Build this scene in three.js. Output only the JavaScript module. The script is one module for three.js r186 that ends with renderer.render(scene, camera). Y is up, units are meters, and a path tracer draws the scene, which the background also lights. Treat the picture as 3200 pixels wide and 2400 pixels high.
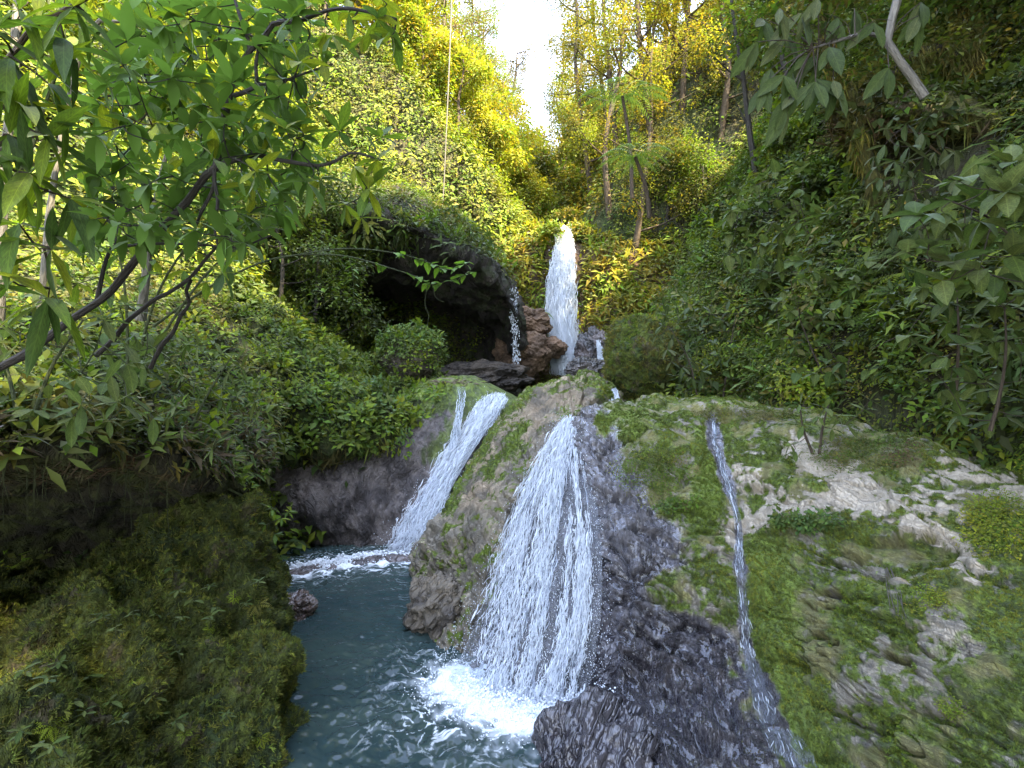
import * as THREE from 'three';
import { mergeGeometries } from 'three/addons/utils/BufferGeometryUtils.js';
import { createNoise3D, createNoise4D } from 'simplex-noise';

// ---------------------------------------------------------------- camera, sky, sun, exposure
const scene = new THREE.Scene();
const CAM_Y = 3, FOCAL = 1652;                       // photo is 3200 x 2400, FOCAL in its pixels
const camera = new THREE.PerspectiveCamera(2 * Math.atan(1200 / FOCAL) * 180 / Math.PI, 4 / 3, 0.1, 400);
camera.position.set(0, CAM_Y, 0);
camera.lookAt(0, CAM_Y, -10);

const SUN = new THREE.Vector3(0.45, 0.74, 0.46).normalize();
{
  const W = 512, H = 256, data = new Float32Array(W * H * 4);
  for (let j = 0; j < H; j++) {
    const el = ((j + 0.5) / H - 0.5) * Math.PI, up = Math.max(0, Math.sin(el));
    for (let i = 0; i < W; i++) {
      const az = ((i + 0.5) / W - 0.5) * 2 * Math.PI;
      const x = Math.cos(az) * Math.cos(el), y = Math.sin(el), z = Math.sin(az) * Math.cos(el);
      const c = Math.max(0, x * SUN.x + y * SUN.y + z * SUN.z);
      const haze = Math.pow(1 - up, 2.2), glow = 0.55 * Math.pow(c, 6);
      const o = (j * W + i) * 4;
      data[o] = 0.46 + 0.46 * haze + glow;
      data[o + 1] = 0.58 + 0.42 * haze + glow * 0.95;
      data[o + 2] = 0.90 + 0.17 * haze + glow * 0.85;
      data[o + 3] = 1;
    }
  }
  const sky = new THREE.DataTexture(data, W, H, THREE.RGBAFormat, THREE.FloatType);
  sky.mapping = THREE.EquirectangularReflectionMapping;
  sky.magFilter = THREE.LinearFilter;
  sky.needsUpdate = true;
  scene.background = sky;
  scene.environment = sky;
}
const sun = new THREE.DirectionalLight(new THREE.Color().setRGB(1, 0.86, 0.6), 5);
sun.name = 'sun';
sun.position.copy(SUN).multiplyScalar(90);
sun.target.position.set(0, 0, -15);
sun.castShadow = true;
sun.shadow.radius = 1.5;
sun.shadow.mapSize.set(4096, 4096);
Object.assign(sun.shadow.camera, { left: -60, right: 60, top: 60, bottom: -60, near: 1, far: 260 });
scene.add(sun, sun.target);

const renderer = new THREE.WebGLRenderer({ antialias: true });
renderer.toneMapping = THREE.LinearToneMapping;
renderer.toneMappingExposure = 6.8;
renderer.shadowMap.enabled = true;

// ---------------------------------------------------------------- helpers
const rngOf = (seed) => () => { seed = (seed + 0x6d2b79f5) | 0; let t = Math.imul(seed ^ (seed >>> 15), 1 | seed); t = (t + Math.imul(t ^ (t >>> 7), 61 | t)) ^ t; return ((t ^ (t >>> 14)) >>> 0) / 4294967296; };
let rnd = rngOf(11);
const rr = (a, b) => a + (b - a) * rnd();
const n3 = createNoise3D(rngOf(5)), n4 = createNoise4D(rngOf(6));
const clamp = (x, a = 0, b = 1) => Math.min(b, Math.max(a, x));
const mix = (a, b, t) => a + (b - a) * t;
const smooth = (a, b, x) => { const t = clamp((x - a) / (b - a)); return t * t * (3 - 2 * t); };
const fbm = (x, y, z, oct = 4) => { let s = 0, a = 0.5; for (let i = 0; i < oct; i++) { s += a * n3(x, y, z); x = x * 2.03 + 7.1; y = y * 2.03 - 3.7; z = z * 2.03 + 1.3; a *= 0.5; } return s; };
const ridge = (x, y, z, oct = 4) => { let s = 0, a = 0.5; for (let i = 0; i < oct; i++) { s += a * (1 - Math.abs(n3(x, y, z))); x = x * 2.1 + 3.1; y = y * 2.1 - 5.7; z = z * 2.1 + 9.3; a *= 0.5; } return s; };
const lerp3 = (a, b, t) => [mix(a[0], b[0], t), mix(a[1], b[1], t), mix(a[2], b[2], t)];
const P = (u, v, d) => new THREE.Vector3((u - 1600) / FOCAL * d, CAM_Y - (v - 1200) / FOCAL * d, -d);
const piece = (table, x) => { if (x <= table[0][0]) return table[0][1]; for (let i = 1; i < table.length; i++) if (x <= table[i][0]) return mix(table[i - 1][1], table[i][1], (x - table[i - 1][0]) / (table[i][0] - table[i - 1][0])); return table[table.length - 1][1]; };
const used = new Map();
const numbered = (name) => { const n = used.get(name) || 0; used.set(name, n + 1); return n ? name + '_' + String(n).padStart(3, '0') : name; };
const lit = (o) => { o.castShadow = true; o.receiveShadow = true; return o; };
function mesh(name, geometry, material, parent) { const m = lit(new THREE.Mesh(geometry, material)); m.name = parent === scene ? numbered(name) : name; parent.add(m); return m; }
function thing(name, label, category, group) { const o = new THREE.Group(); o.name = numbered(name); o.userData = { label, category }; if (group) o.userData.group = group; scene.add(o); return o; }
function setting(o, label) { o.userData.kind = 'structure'; o.userData.label = label; return o; }
function rebase(o, p) { o.position.copy(p); for (const c of o.children) c.position.sub(p); }   // a thing's origin at its base

// tileable noise textures, one tile is one metre unless repeated
function tile(size, f, srgb) {
  const data = new Uint8Array(size * size * 4);
  for (let j = 0; j < size; j++) for (let i = 0; i < size; i++) {
    const a = i / size * 2 * Math.PI, b = j / size * 2 * Math.PI, c = f(Math.cos(a), Math.sin(a), Math.cos(b), Math.sin(b)), o = (j * size + i) * 4;
    for (let k = 0; k < 3; k++) data[o + k] = clamp(Array.isArray(c) ? c[k] : c) * 255;
    data[o + 3] = 255;
  }
  const t = new THREE.DataTexture(data, size, size);
  t.wrapS = t.wrapT = THREE.RepeatWrapping; t.magFilter = THREE.LinearFilter; t.needsUpdate = true;
  if (srgb) t.colorSpace = THREE.SRGBColorSpace;
  return t;
}
const f4 = (a, b, c, d, s, oct) => { let r = 0, k = 0.5; for (let i = 0; i < oct; i++) { r += k * n4(a * s + i * 9, b * s, c * s - i * 4, d * s); s *= 2; k *= 0.55; } return r; };
const rockBump = tile(512, (a, b, c, d) => 0.5 + 0.42 * f4(a, b, c, d, 1.1, 6) - 0.35 * Math.pow(1 - Math.abs(f4(a, b, c, d, 0.9, 3)) * 1.6, 9));
const rockGrain = tile(512, (a, b, c, d) => { const g = 0.86 + 0.2 * f4(a, b, c, d, 2.2, 5), h = 0.03 * n4(a * 3, b * 3, c * 3, d * 3); return [g + h, g, g - h]; });
const wetBump = tile(512, (a, b, c, d) => 0.5 + 0.4 * f4(a * 1.0, b * 1.0, c * 2.2, d * 2.2, 1.3, 5));
const barkBump = tile(256, (a, b, c, d) => 0.5 + 0.45 * f4(a * 2, b * 2, c * 0.8, d * 0.8, 1.5, 5));

// ---------------------------------------------------------------- smooth rock patches from a net of points (photo x, photo y, metres away)
function patch(net, nu, nv, disp, opts = {}) {
  const R = net.length, C = net[0].length, pts = net.map((row) => row.map((q) => (opts.world ? new THREE.Vector3(...q) : P(...q))));
  const get = (r, c) => {
    if (r < 0) return get(0, c).clone().multiplyScalar(2).sub(get(1, c));
    if (r >= R) return get(R - 1, c).clone().multiplyScalar(2).sub(get(R - 2, c));
    if (c < 0) return pts[r][0].clone().multiplyScalar(2).sub(pts[r][1]);
    if (c >= C) return pts[r][C - 1].clone().multiplyScalar(2).sub(pts[r][C - 2]);
    return pts[r][c];
  };
  const grid = []; for (let r = -1; r <= R; r++) { const row = []; for (let c = -1; c <= C; c++) row.push(get(r, c)); grid.push(row); }
  const w = (t) => [((-t + 2) * t - 1) * t / 2, ((3 * t - 5) * t * t + 2) / 2, ((-3 * t + 4) * t + 1) * t / 2, (t - 1) * t * t / 2];
  const N = (nu + 1) * (nv + 1), pos = new Float32Array(N * 3), uv = new Float32Array(N * 2), st = new Float32Array(N * 2);
  for (let j = 0; j <= nv; j++) {
    const y = j / nv * (R - 1), r = Math.min(R - 2, Math.floor(y)), wr = w(y - r);
    for (let i = 0; i <= nu; i++) {
      const x = i / nu * (C - 1), c = Math.min(C - 2, Math.floor(x)), wc = w(x - c);
      let px = 0, py = 0, pz = 0;
      for (let a = 0; a < 4; a++) for (let b = 0; b < 4; b++) { const q = grid[r + a][c + b], k = wr[a] * wc[b]; px += q.x * k; py += q.y * k; pz += q.z * k; }
      const o = j * (nu + 1) + i; pos.set([px, py, pz], o * 3); st.set([i / nu, j / nv], o * 2);
    }
  }
  const index = [];
  for (let j = 0; j < nv; j++) for (let i = 0; i < nu; i++) { const a = j * (nu + 1) + i, b = a + 1, c = a + nu + 1, d = c + 1; index.push(a, c, b, b, c, d); }
  const g = new THREE.BufferGeometry();
  g.setAttribute('position', new THREE.BufferAttribute(pos, 3)); g.setIndex(index); g.computeVertexNormals();
  let nrm = g.attributes.normal.array;
  const mid = (Math.floor(nv * (opts.facing ?? 0.5)) * (nu + 1) + (nu >> 1)) * 3;
  if (nrm[mid] * -pos[mid] + nrm[mid + 1] * (CAM_Y - pos[mid + 1]) + nrm[mid + 2] * -pos[mid + 2] < 0) { for (let k = 0; k < index.length; k += 3) { const t = index[k]; index[k] = index[k + 1]; index[k + 1] = t; } g.setIndex(index); g.computeVertexNormals(); nrm = g.attributes.normal.array; }
  for (let k = 0; k < N; k++) {
    const o = k * 3, d = disp(pos[o], pos[o + 1], pos[o + 2], st[k * 2], st[k * 2 + 1], nrm[o], nrm[o + 1], nrm[o + 2]);
    pos[o] += nrm[o] * d; pos[o + 1] += nrm[o + 1] * d; pos[o + 2] += nrm[o + 2] * d;
  }
  for (let j = 0; j <= nv; j++) for (let i = 0; i <= nu; i++) {       // uv in metres along the sheet
    const k = j * (nu + 1) + i, a = i ? k - 1 : k, b = j ? k - nu - 1 : k;
    uv[k * 2] = (i ? uv[a * 2] : 0) + (i ? Math.hypot(pos[k * 3] - pos[a * 3], pos[k * 3 + 1] - pos[a * 3 + 1], pos[k * 3 + 2] - pos[a * 3 + 2]) : 0);
    uv[k * 2 + 1] = (j ? uv[b * 2 + 1] : 0) + (j ? Math.hypot(pos[k * 3] - pos[b * 3], pos[k * 3 + 1] - pos[b * 3 + 1], pos[k * 3 + 2] - pos[b * 3 + 2]) : 0);
  }
  g.setAttribute('uv', new THREE.BufferAttribute(uv, 2)); g.setAttribute('uv1', new THREE.BufferAttribute(st, 2));
  g.computeVertexNormals();
  return finish(g, opts.color);
}
function finish(g, color) {
  const pos = g.attributes.position.array, nrm = g.attributes.normal.array, st = g.attributes.uv1?.array, N = pos.length / 3;
  if (color) { const col = new Float32Array(N * 3); for (let k = 0; k < N; k++) col.set(color(pos[k * 3], pos[k * 3 + 1], pos[k * 3 + 2], nrm[k * 3 + 1], st ? st[k * 2] : 0, st ? st[k * 2 + 1] : 0), k * 3); g.setAttribute('color', new THREE.BufferAttribute(col, 3)); }
  return g;
}
// points spread evenly over a surface; keep(x, y, z, normal y) may refuse one
function scatter(g, count, keep = () => true) {
  const pos = g.attributes.position.array, nrm = g.attributes.normal.array, ix = g.index ? g.index.array : null, T = (ix ? ix.length : pos.length / 3) / 3, cum = new Float64Array(T);
  const vi = (t, k) => (ix ? ix[t * 3 + k] : t * 3 + k) * 3, A = new THREE.Vector3(), B = new THREE.Vector3(), D = new THREE.Vector3();
  let sum = 0;
  for (let t = 0; t < T; t++) { A.fromArray(pos, vi(t, 0)); B.fromArray(pos, vi(t, 1)).sub(A); D.fromArray(pos, vi(t, 2)).sub(A); sum += B.cross(D).length(); cum[t] = sum; }
  const out = [];
  for (let tries = 0; out.length < count && tries < count * 12; tries++) {
    const r = rnd() * sum; let lo = 0, hi = T - 1; while (lo < hi) { const m = (lo + hi) >> 1; if (cum[m] < r) lo = m + 1; else hi = m; }
    let a = rnd(), b = rnd(); if (a + b > 1) { a = 1 - a; b = 1 - b; } const c = 1 - a - b, i = vi(lo, 0), j = vi(lo, 1), k = vi(lo, 2);
    const p = new THREE.Vector3(), n = new THREE.Vector3();
    for (const [q, s] of [[p, pos], [n, nrm]]) q.set(s[i] * a + s[j] * b + s[k] * c, s[i + 1] * a + s[j + 1] * b + s[k + 1] * c, s[i + 2] * a + s[j + 2] * b + s[k + 2] * c);
    n.normalize();
    if (keep(p.x, p.y, p.z, n.y)) out.push({ p, n });
  }
  return out;
}
const uvOf = (x, y, z) => [1600 + x / -z * FOCAL, 1200 - (y - CAM_Y) / -z * FOCAL];
const distTo = (line, u, v) => { let best = 1e9; for (let i = 1; i < line.length; i++) { const [a, b] = line[i - 1], [c, d] = line[i], dx = c - a, dy = d - b, t = clamp(((u - a) * dx + (v - b) * dy) / (dx * dx + dy * dy)); best = Math.min(best, Math.hypot(u - a - t * dx, v - b - t * dy)); } return best; };

// where a view ray meets a finely meshed surface (nearest vertex in front)
function surfaceAt(g) {
  const pos = g.attributes.position.array, nrm = g.attributes.normal.array, bins = new Map();
  for (let i = 0; i < pos.length; i += 3) { if (pos[i + 2] > -1) continue; const [u, v] = uvOf(pos[i], pos[i + 1], pos[i + 2]); if (u < -400 || u > 3600 || v > 2800) continue; const k = Math.round(u / 12) * 5000 + Math.round(v / 12), o = bins.get(k); if (o === undefined || pos[o + 2] < pos[i + 2]) bins.set(k, i); }
  return (u, v) => { for (const [a, b] of [[0, 0], [1, 0], [-1, 0], [0, 1], [0, -1], [1, 1], [-1, -1]]) { const o = bins.get((Math.round(u / 12) + a) * 5000 + Math.round(v / 12) + b); if (o !== undefined) return { point: new THREE.Vector3().fromArray(pos, o), normal: new THREE.Vector3().fromArray(nrm, o) }; } };
}
// ---------------------------------------------------------------- materials
const std = (o) => new THREE.MeshStandardMaterial(o);
const phys = (o) => new THREE.MeshPhysicalMaterial(o);
const rgb = (r, g, b) => new THREE.Color().setRGB(r, g, b);
function rockMaterial(name, o = {}) { const std = phys; o = { ior: o.roughness < 0.3 || name === 'mossy_slab' ? 1.7 : 1.5, ...o }; const rep = (t, k) => { const c = t.clone(); c.repeat.set(k, k); c.needsUpdate = true; return c; }; return std({ name, vertexColors: true, roughness: 0.9, map: rep(rockGrain, 0.8), bumpMap: rep(rockBump, 1.1), bumpScale: 0.05, ...o }); }
const roughOf = (size, f) => { const data = new Uint8Array(size * size * 4); for (let j = 0; j < size; j++) for (let i = 0; i < size; i++) { const r = clamp(f((i + 0.5) / size, (j + 0.5) / size)) * 255; data.set([r, r, r, 255], (j * size + i) * 4); } const t = new THREE.DataTexture(data, size, size); t.magFilter = THREE.LinearFilter; t.channel = 1; t.needsUpdate = true; return t; };
const ROCK = { tan: [0.40, 0.33, 0.23], pale: [0.52, 0.44, 0.33], grey: [0.28, 0.245, 0.185], dark: [0.075, 0.068, 0.062], wet: [0.05, 0.045, 0.055], moss: [0.15, 0.215, 0.012], mossDark: [0.065, 0.095, 0.010], olive: [0.19, 0.175, 0.05], brown: [0.13, 0.09, 0.055] };

// ---------------------------------------------------------------- terrain: one sheet from the pool bed up both valley sides
const FLOOR = [[-14, -1], [9.3, -1], [11.5, 2.0], [20, 2.6], [22.4, 2.8], [24.2, 9], [30, 11], [45, 17.5], [75, 31], [120, 48]];
const XL = [[-14, -5], [4, -4.8], [8, -4.6], [11, -3.4], [15, -5.4], [19.5, -5], [22, 0.2], [24, 1.2], [30, 0.8], [120, 2]];
const XR = [[-14, 5.8], [4, 5.2], [7, 4.2], [10, 3.0], [15, 3.4], [21, 4.0], [24, 2.8], [30, 3.0], [120, 5]];
function groundY(x, z) {
  const d = -z, l = piece(XL, d) - x, r = x - piece(XR, d);
  let y = piece(FLOOR, d);
  if (l > 0) y += l < 7 ? 1.25 * l : 8.75 + 0.8 * (l - 7);
  if (r > 0) { const k = d < 12 ? 2.1 : mix(2.1, 1.55, clamp((d - 12) / 8)); y += r < 7 ? k * r : 7 * k + 0.9 * (r - 7); if (d < 9) y += 2.6 * smooth(0, 1.4, r); }
  return y + fbm(x * 0.25, 3, z * 0.25, 3) * 1.1 * smooth(0, 3, Math.max(l, r, d - 25));
}
let terrainGeo;
{
  const nx = 190, nz = 230, pos = [], uv = [], idx = [];
  for (let j = 0; j <= nz; j++) for (let i = 0; i <= nx; i++) {
    const a = i / nx * 2 - 1, x = 38 * Math.sign(a) * Math.pow(Math.abs(a), 1.35), d = -12 + 130 * Math.pow(j / nz, 1.5), z = -d;
    pos.push(x, groundY(x, z), z); uv.push(x, z);
  }
  for (let j = 0; j < nz; j++) for (let i = 0; i < nx; i++) { const a = j * (nx + 1) + i; idx.push(a, a + 1, a + nx + 1, a + 1, a + nx + 2, a + nx + 1); }
  const g = terrainGeo = new THREE.BufferGeometry();
  g.setAttribute('position', new THREE.Float32BufferAttribute(pos, 3)); g.setAttribute('uv', new THREE.Float32BufferAttribute(uv, 2)); g.setIndex(idx); g.computeVertexNormals();
  finish(g, (x, y, z) => { const k = fbm(x * 0.7, y * 0.7, z * 0.7, 4); return y < 0 ? lerp3(ROCK.brown, ROCK.grey, 0.5 + k) : lerp3([0.05, 0.042, 0.02], [0.045, 0.062, 0.016], smooth(-0.2, 0.2, k)); });
  setting(mesh('terrain', g, rockMaterial('soil', { bumpScale: 0.08 }), scene), 'steep valley ground of soil and rock under the forest');
}

// ---------------------------------------------------------------- rock outcrops
const strata = (x, y, z, s, amp, tiltX = 0.35, tiltZ = 0.1) => {          // bedding planes: uneven ledges with recessed joints
  const q = (y + x * tiltX + z * tiltZ + 0.22 * fbm(x * 0.9, y * 0.9, z * 0.9, 3)) * s, f = q - Math.floor(q), id = Math.floor(q);
  const lift = n3(id * 3.7, x * 0.55, z * 0.55), joint = Math.exp(-Math.pow(Math.min(f, 1 - f) * 9, 2));
  return amp * (lift * 0.75 - joint * 0.9 * smooth(-0.35, 0.35, n3(x * 0.9, id, z * 0.9)));
};
const crack = (x, y, z, s, w) => { const q = n3(x * s * 0.55, (y + 0.42 * x) * s * 1.9, z * s * 0.55) + 0.3 * n3(x * s * 1.7, y * s * 2.6, z * s * 1.7); return Math.exp(-Math.pow(q / w, 2)) * smooth(-0.1, 0.35, n3(x * 0.9 + 20, y * 1.3, z * 0.9)); };
const TRICKLE = [[2225, 1310], [2240, 1400], [2270, 1500], [2300, 1600], [2310, 1720], [2315, 1850], [2330, 1990], [2350, 2080], [2390, 2200], [2440, 2300], [2500, 2420]];
const slabNet = [
  [[1780, 1420, 9.6], [1860, 1330, 9.6], [2020, 1270, 9.8], [2250, 1270, 9.4], [2600, 1290, 8.4], [2950, 1400, 7.0], [3300, 1480, 6.2], [3900, 1560, 5.4]],
  [[1800, 1330, 8.4], [1840, 1285, 8.0], [1980, 1245, 8.2], [2240, 1262, 7.8], [2600, 1300, 7.0], [2950, 1420, 5.8], [3300, 1500, 5.0], [3900, 1600, 4.2]],
  [[1790, 1400, 7.8], [1830, 1370, 7.2], [1980, 1370, 7.15], [2250, 1385, 6.9], [2560, 1440, 6.0], [2880, 1550, 4.9], [3260, 1660, 4.2], [3900, 1800, 3.5]],
  [[1800, 1620, 6.9], [1870, 1600, 6.3], [2010, 1590, 6.2], [2290, 1620, 5.95], [2500, 1640, 5.3], [2830, 1740, 4.45], [3240, 1860, 3.75], [3900, 2050, 3.0]],
  [[1820, 1860, 6.2], [1900, 1850, 5.7], [2060, 1850, 5.5], [2325, 1870, 5.3], [2530, 1880, 4.75], [2830, 1960, 4.0], [3240, 2100, 3.3], [3900, 2300, 2.7]],
  [[1850, 2080, 5.6], [1930, 2080, 5.15], [2100, 2100, 5.0], [2350, 2100, 4.85], [2560, 2130, 4.35], [2850, 2230, 3.6], [3240, 2400, 2.95], [3900, 2600, 2.45]],
  [[1860, 2280, 4.85], [1960, 2290, 4.35], [2130, 2320, 4.12], [2420, 2340, 4.0], [2620, 2400, 3.8], [2880, 2560, 3.3], [3240, 2750, 2.7], [3900, 2950, 2.3]],
  [[1860, 2500, 4.2], [1980, 2500, 3.75], [2160, 2540, 3.6], [2460, 2580, 3.5], [2650, 2680, 3.45], [2900, 2900, 3.1], [3240, 3200, 2.6], [3900, 3400, 2.2]],
];
const wetAt = (u, v) => {                                                    // where the photograph shows the slab running with water
  const e = 60 * n3(u * 0.006, v * 0.006, 2) + 25 * n3(u * 0.02, v * 0.02, 5);
  const a = smooth(70, -40, u + e - piece([[1300, 1860], [1480, 1960], [1650, 2110], [1760, 2120], [1830, 1960], [1900, 2080], [2000, 2260], [2150, 2330], [2400, 2420]], v));
  const b = smooth(30, 4, distTo(TRICKLE, u, v) * (v > 2100 ? 0.55 : 1) + e * 0.25);
  return Math.max(a, b * 0.8);
};
const CRACKS = [[[2572, 1675], [2692, 1714]], [[2527, 1724], [2662, 1764], [2761, 1789]], [[2567, 1843], [2741, 1878]], [[2572, 1893], [2690, 1925], [2786, 1968]], [[2542, 1993], [2617, 2012]], [[2468, 2062], [2537, 2102]], [[2557, 2201], [2667, 2246], [2761, 2301]], [[2721, 2032], [2826, 2062]], [[1863, 1416], [1999, 1367], [2026, 1351]], [[1852, 1579], [1901, 1546], [1982, 1551], [2053, 1589]], [[2075, 1562], [2145, 1579], [2237, 1617], [2297, 1627]], [[2167, 1655], [2243, 1644]], [[1896, 1796], [1999, 1801], [2031, 1790]], [[1890, 1910], [1955, 1877], [1993, 1904], [2042, 1953]], [[2096, 1964], [2172, 1953], [2254, 1985]], [[2060, 1440], [2130, 1480], [2200, 1500]], [[1990, 1660], [2080, 1690], [2190, 1760]], [[1960, 2050], [2080, 2120], [2150, 2230], [2230, 2330]], [[2060, 2010], [2200, 2080], [2290, 2200]], [[1900, 1700], [1960, 1760], [1980, 1850]], [[2950, 1700], [3050, 1790], [3200, 1850]], [[2850, 2200], [2960, 2260], [3100, 2300]]];
const LEDGE = [[2330, 1680], [2390, 1645], [2480, 1622], [2600, 1628], [2750, 1650], [2900, 1640], [3010, 1660]];
function slabDisp(x, y, z) {
  const [u, v] = uvOf(x, y, Math.min(z, -0.5)), uu = u + 14 * n3(x * 6, y * 6, z * 6), vv = v + 14 * n3(x * 6 + 9, y * 6, z * 6);
  let g = 0; for (const c of CRACKS) { const t = distTo(c, uu, vv); if (t < 40) g = Math.max(g, Math.exp(-t * t / 60) + 0.35 * Math.exp(-t * t / 420)); }
  const below = vv - piece(LEDGE, uu), step = uu > 2330 && uu < 3010 ? smooth(-6, 10, below) * smooth(210, 30, below) * smooth(2330, 2420, uu) * smooth(3010, 2900, uu) : 0;
  return slabRelief(x, y, z) - 0.095 * g - 0.15 * step + 0.12 * fbm(x * 0.55 + 9, y * 0.55, z * 0.55, 2) - 0.075 * crack(x, y, z, 1.3, 0.055) - 0.04 * crack(x + 7, y, z, 2.9, 0.07);
}
function slabRelief(x, y, z) {
  const [u, v] = uvOf(x, y, Math.min(z, -0.5)), tr = distTo(TRICKLE, u, v), m = smooth(60, 0, tr);
  const low = smooth(1800, 2150, v) * smooth(2450, 2300, u);
  return 0.16 * fbm(x * 0.8, y * 0.8, z * 0.8, 3) + strata(x, y, z, 2.6, 0.055, 0.42, -0.15) * (1 - 0.6 * m) + strata(x, y, z, 7.1, 0.02, 0.35, -0.2)
    + 0.045 * fbm(x * 3.2, y * 3.2, z * 3.2, 4) - 0.13 * Math.pow(ridge(x * 0.9 + 3, y * 2.3 + x * 0.9, z * 0.9, 3), 7) * 1.6 - 0.09 * m
    + low * (0.2 * ridge(x * 1.7, y * 0.9 + x, z * 1.7, 4) - 0.14) + 0.085 * smooth(0.3, 0.7, wetAt(u, v)) * (ridge(x * 3.4, y * 2.4 - x * 1.6, z * 3.4, 3) - 0.6);
}
const PALE = [[[2310, 1660], [2420, 1590], [2600, 1560], [2800, 1570], [3000, 1590]], [[2830, 1620], [2960, 1680], [3050, 1780]], [[2330, 1480], [2420, 1530], [2390, 1620]], [[2480, 1410], [2620, 1480], [2750, 1530]], [[2950, 1450], [3100, 1500], [3300, 1560]]];
function slabColor(x, y, z, ny) {
  const [u, v] = uvOf(x, y, Math.min(z, -0.5)), k = fbm(x * 1.6, y * 1.6, z * 1.6, 4), f = fbm(x * 6, y * 6, z * 6, 4), g = fbm(x * 17, y * 17, z * 17, 3);
  let c = lerp3(ROCK.grey, ROCK.tan, smooth(-0.2, 0.3, k + 0.5 * f));
  c = lerp3(c, ROCK.dark, 0.7 * smooth(0.22, 0.34, fbm(x * 3.1 + 9, y * 5, z * 3.1, 4)));
  let pale = 0; for (const l of PALE) pale = Math.max(pale, smooth(48, 12, distTo(l, u, v) + 75 * f + 60 * k));
  const smear = smooth(260, 60, Math.hypot(u - 2900, (v - 2050) * 0.9) + 130 * k + 80 * f) * 0.75;
  c = lerp3(c, ROCK.pale, Math.max(pale, smear * smooth(-0.25, 0.25, f + 0.3 * g)));
  let moss = smooth(-0.2, 0.16, k * 0.7 + 0.6 * f + 0.25 * g + 0.22 - pale * 1.2 - smear * 0.35);
  const bright = smooth(105, 40, Math.abs(u - piece([[1650, 2395], [1900, 2420], [2100, 2440], [2400, 2560]], v)) + 40 * f) * smooth(1640, 1700, v) + smooth(120, 40, Math.hypot(u - 1930, (v - 1330) * 1.3) + 60 * f) + smooth(50, 10, Math.abs(u - 2215) * 0.8 + Math.max(0, v - 1600) + 40 * f) * (v > 1330 ? 1 : 0);
  moss = Math.max(moss, smooth(0.2, 0.6, bright + 0.5 * f));
  const wet = wetAt(u, v);
  moss *= 1 - 0.93 * smooth(0.3, 0.65, wet + 0.35 * f);
  let m = lerp3(ROCK.mossDark, ROCK.moss, smooth(-0.25, 0.3, f * 0.8 + g + bright * 0.5 - 0.05));
  m = lerp3(m, ROCK.olive, smooth(0.0, 0.4, fbm(x * 2 + 30, y * 2, z * 2, 3)) * (1 - clamp(bright)));
  c = lerp3(c, m, moss);
  return lerp3(c, lerp3([0.15, 0.14, 0.15], [0.042, 0.037, 0.046], smooth(-0.3, 0.25, k + 0.7 * f + (v - 1850) / 500)), smooth(0.35, 0.7, wet + 0.2 * f) * (1 - moss));
}
const slabMat = rockMaterial('mossy_slab', { bumpScale: 0.03 });
const slabRock = thing('rock_slab', 'huge sloping mossy rock slab with cracks and a thin water trickle', 'rock');
const slabGeo = patch(slabNet, 520, 520, slabDisp, { color: slabColor });
{ // roughness follows the wet area
  const pos = slabGeo.attributes.position.array;
  slabMat.roughness = 1;
  slabMat.roughnessMap = roughOf(256, (s, t) => { const k = (Math.round(t * 520) * 521 + Math.round(s * 520)) * 3, [u, v] = uvOf(pos[k], pos[k + 1], Math.min(-0.5, pos[k + 2])); return mix(0.92, 0.1, smooth(0.25, 0.5, wetAt(u, v))); });
}
mesh('slab_face', slabGeo, slabMat, slabRock);

const ridgeNet = [
  [[1660, 1230, 13], [1700, 1200, 12.8], [1760, 1182, 12.6], [1840, 1172, 12.4], [1900, 1185, 12.2], [1960, 1250, 11.8]],
  [[1590, 1285, 12.2], [1630, 1238, 11.6], [1730, 1192, 11.2], [1820, 1168, 11], [1890, 1182, 10.8], [1935, 1265, 10.6]],
  [[1520, 1370, 11.4], [1560, 1320, 10.6], [1660, 1270, 10], [1770, 1238, 9.6], [1840, 1240, 9.3], [1880, 1320, 9.3]],
  [[1440, 1500, 10.6], [1480, 1440, 9.6], [1570, 1380, 9.1], [1680, 1335, 8.7], [1770, 1310, 8.45], [1800, 1370, 8.6]],
  [[1370, 1610, 9.9], [1410, 1560, 8.8], [1490, 1510, 8.3], [1580, 1470, 7.9], [1665, 1440, 7.6], [1730, 1480, 8.0]],
  [[1290, 1730, 9.2], [1335, 1680, 8.1], [1410, 1650, 7.5], [1490, 1630, 7.15], [1565, 1620, 6.95], [1650, 1650, 7.3]],
  [[1270, 1840, 8.6], [1315, 1820, 7.6], [1375, 1830, 7.05], [1440, 1830, 6.65], [1515, 1810, 6.3], [1600, 1830, 6.7]],
  [[1300, 2000, 7.2], [1330, 1980, 6.5], [1380, 2000, 6.1], [1430, 2010, 5.9], [1480, 2000, 5.85], [1570, 2020, 6.2]],
  [[1330, 2170, 6.4], [1370, 2180, 5.9], [1410, 2190, 5.75], [1450, 2190, 5.65], [1510, 2190, 5.6], [1600, 2200, 5.8]],
  [[1330, 2330, 6.0], [1370, 2330, 5.6], [1410, 2340, 5.5], [1450, 2340, 5.4], [1510, 2340, 5.4], [1600, 2340, 5.5]],
];
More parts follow.
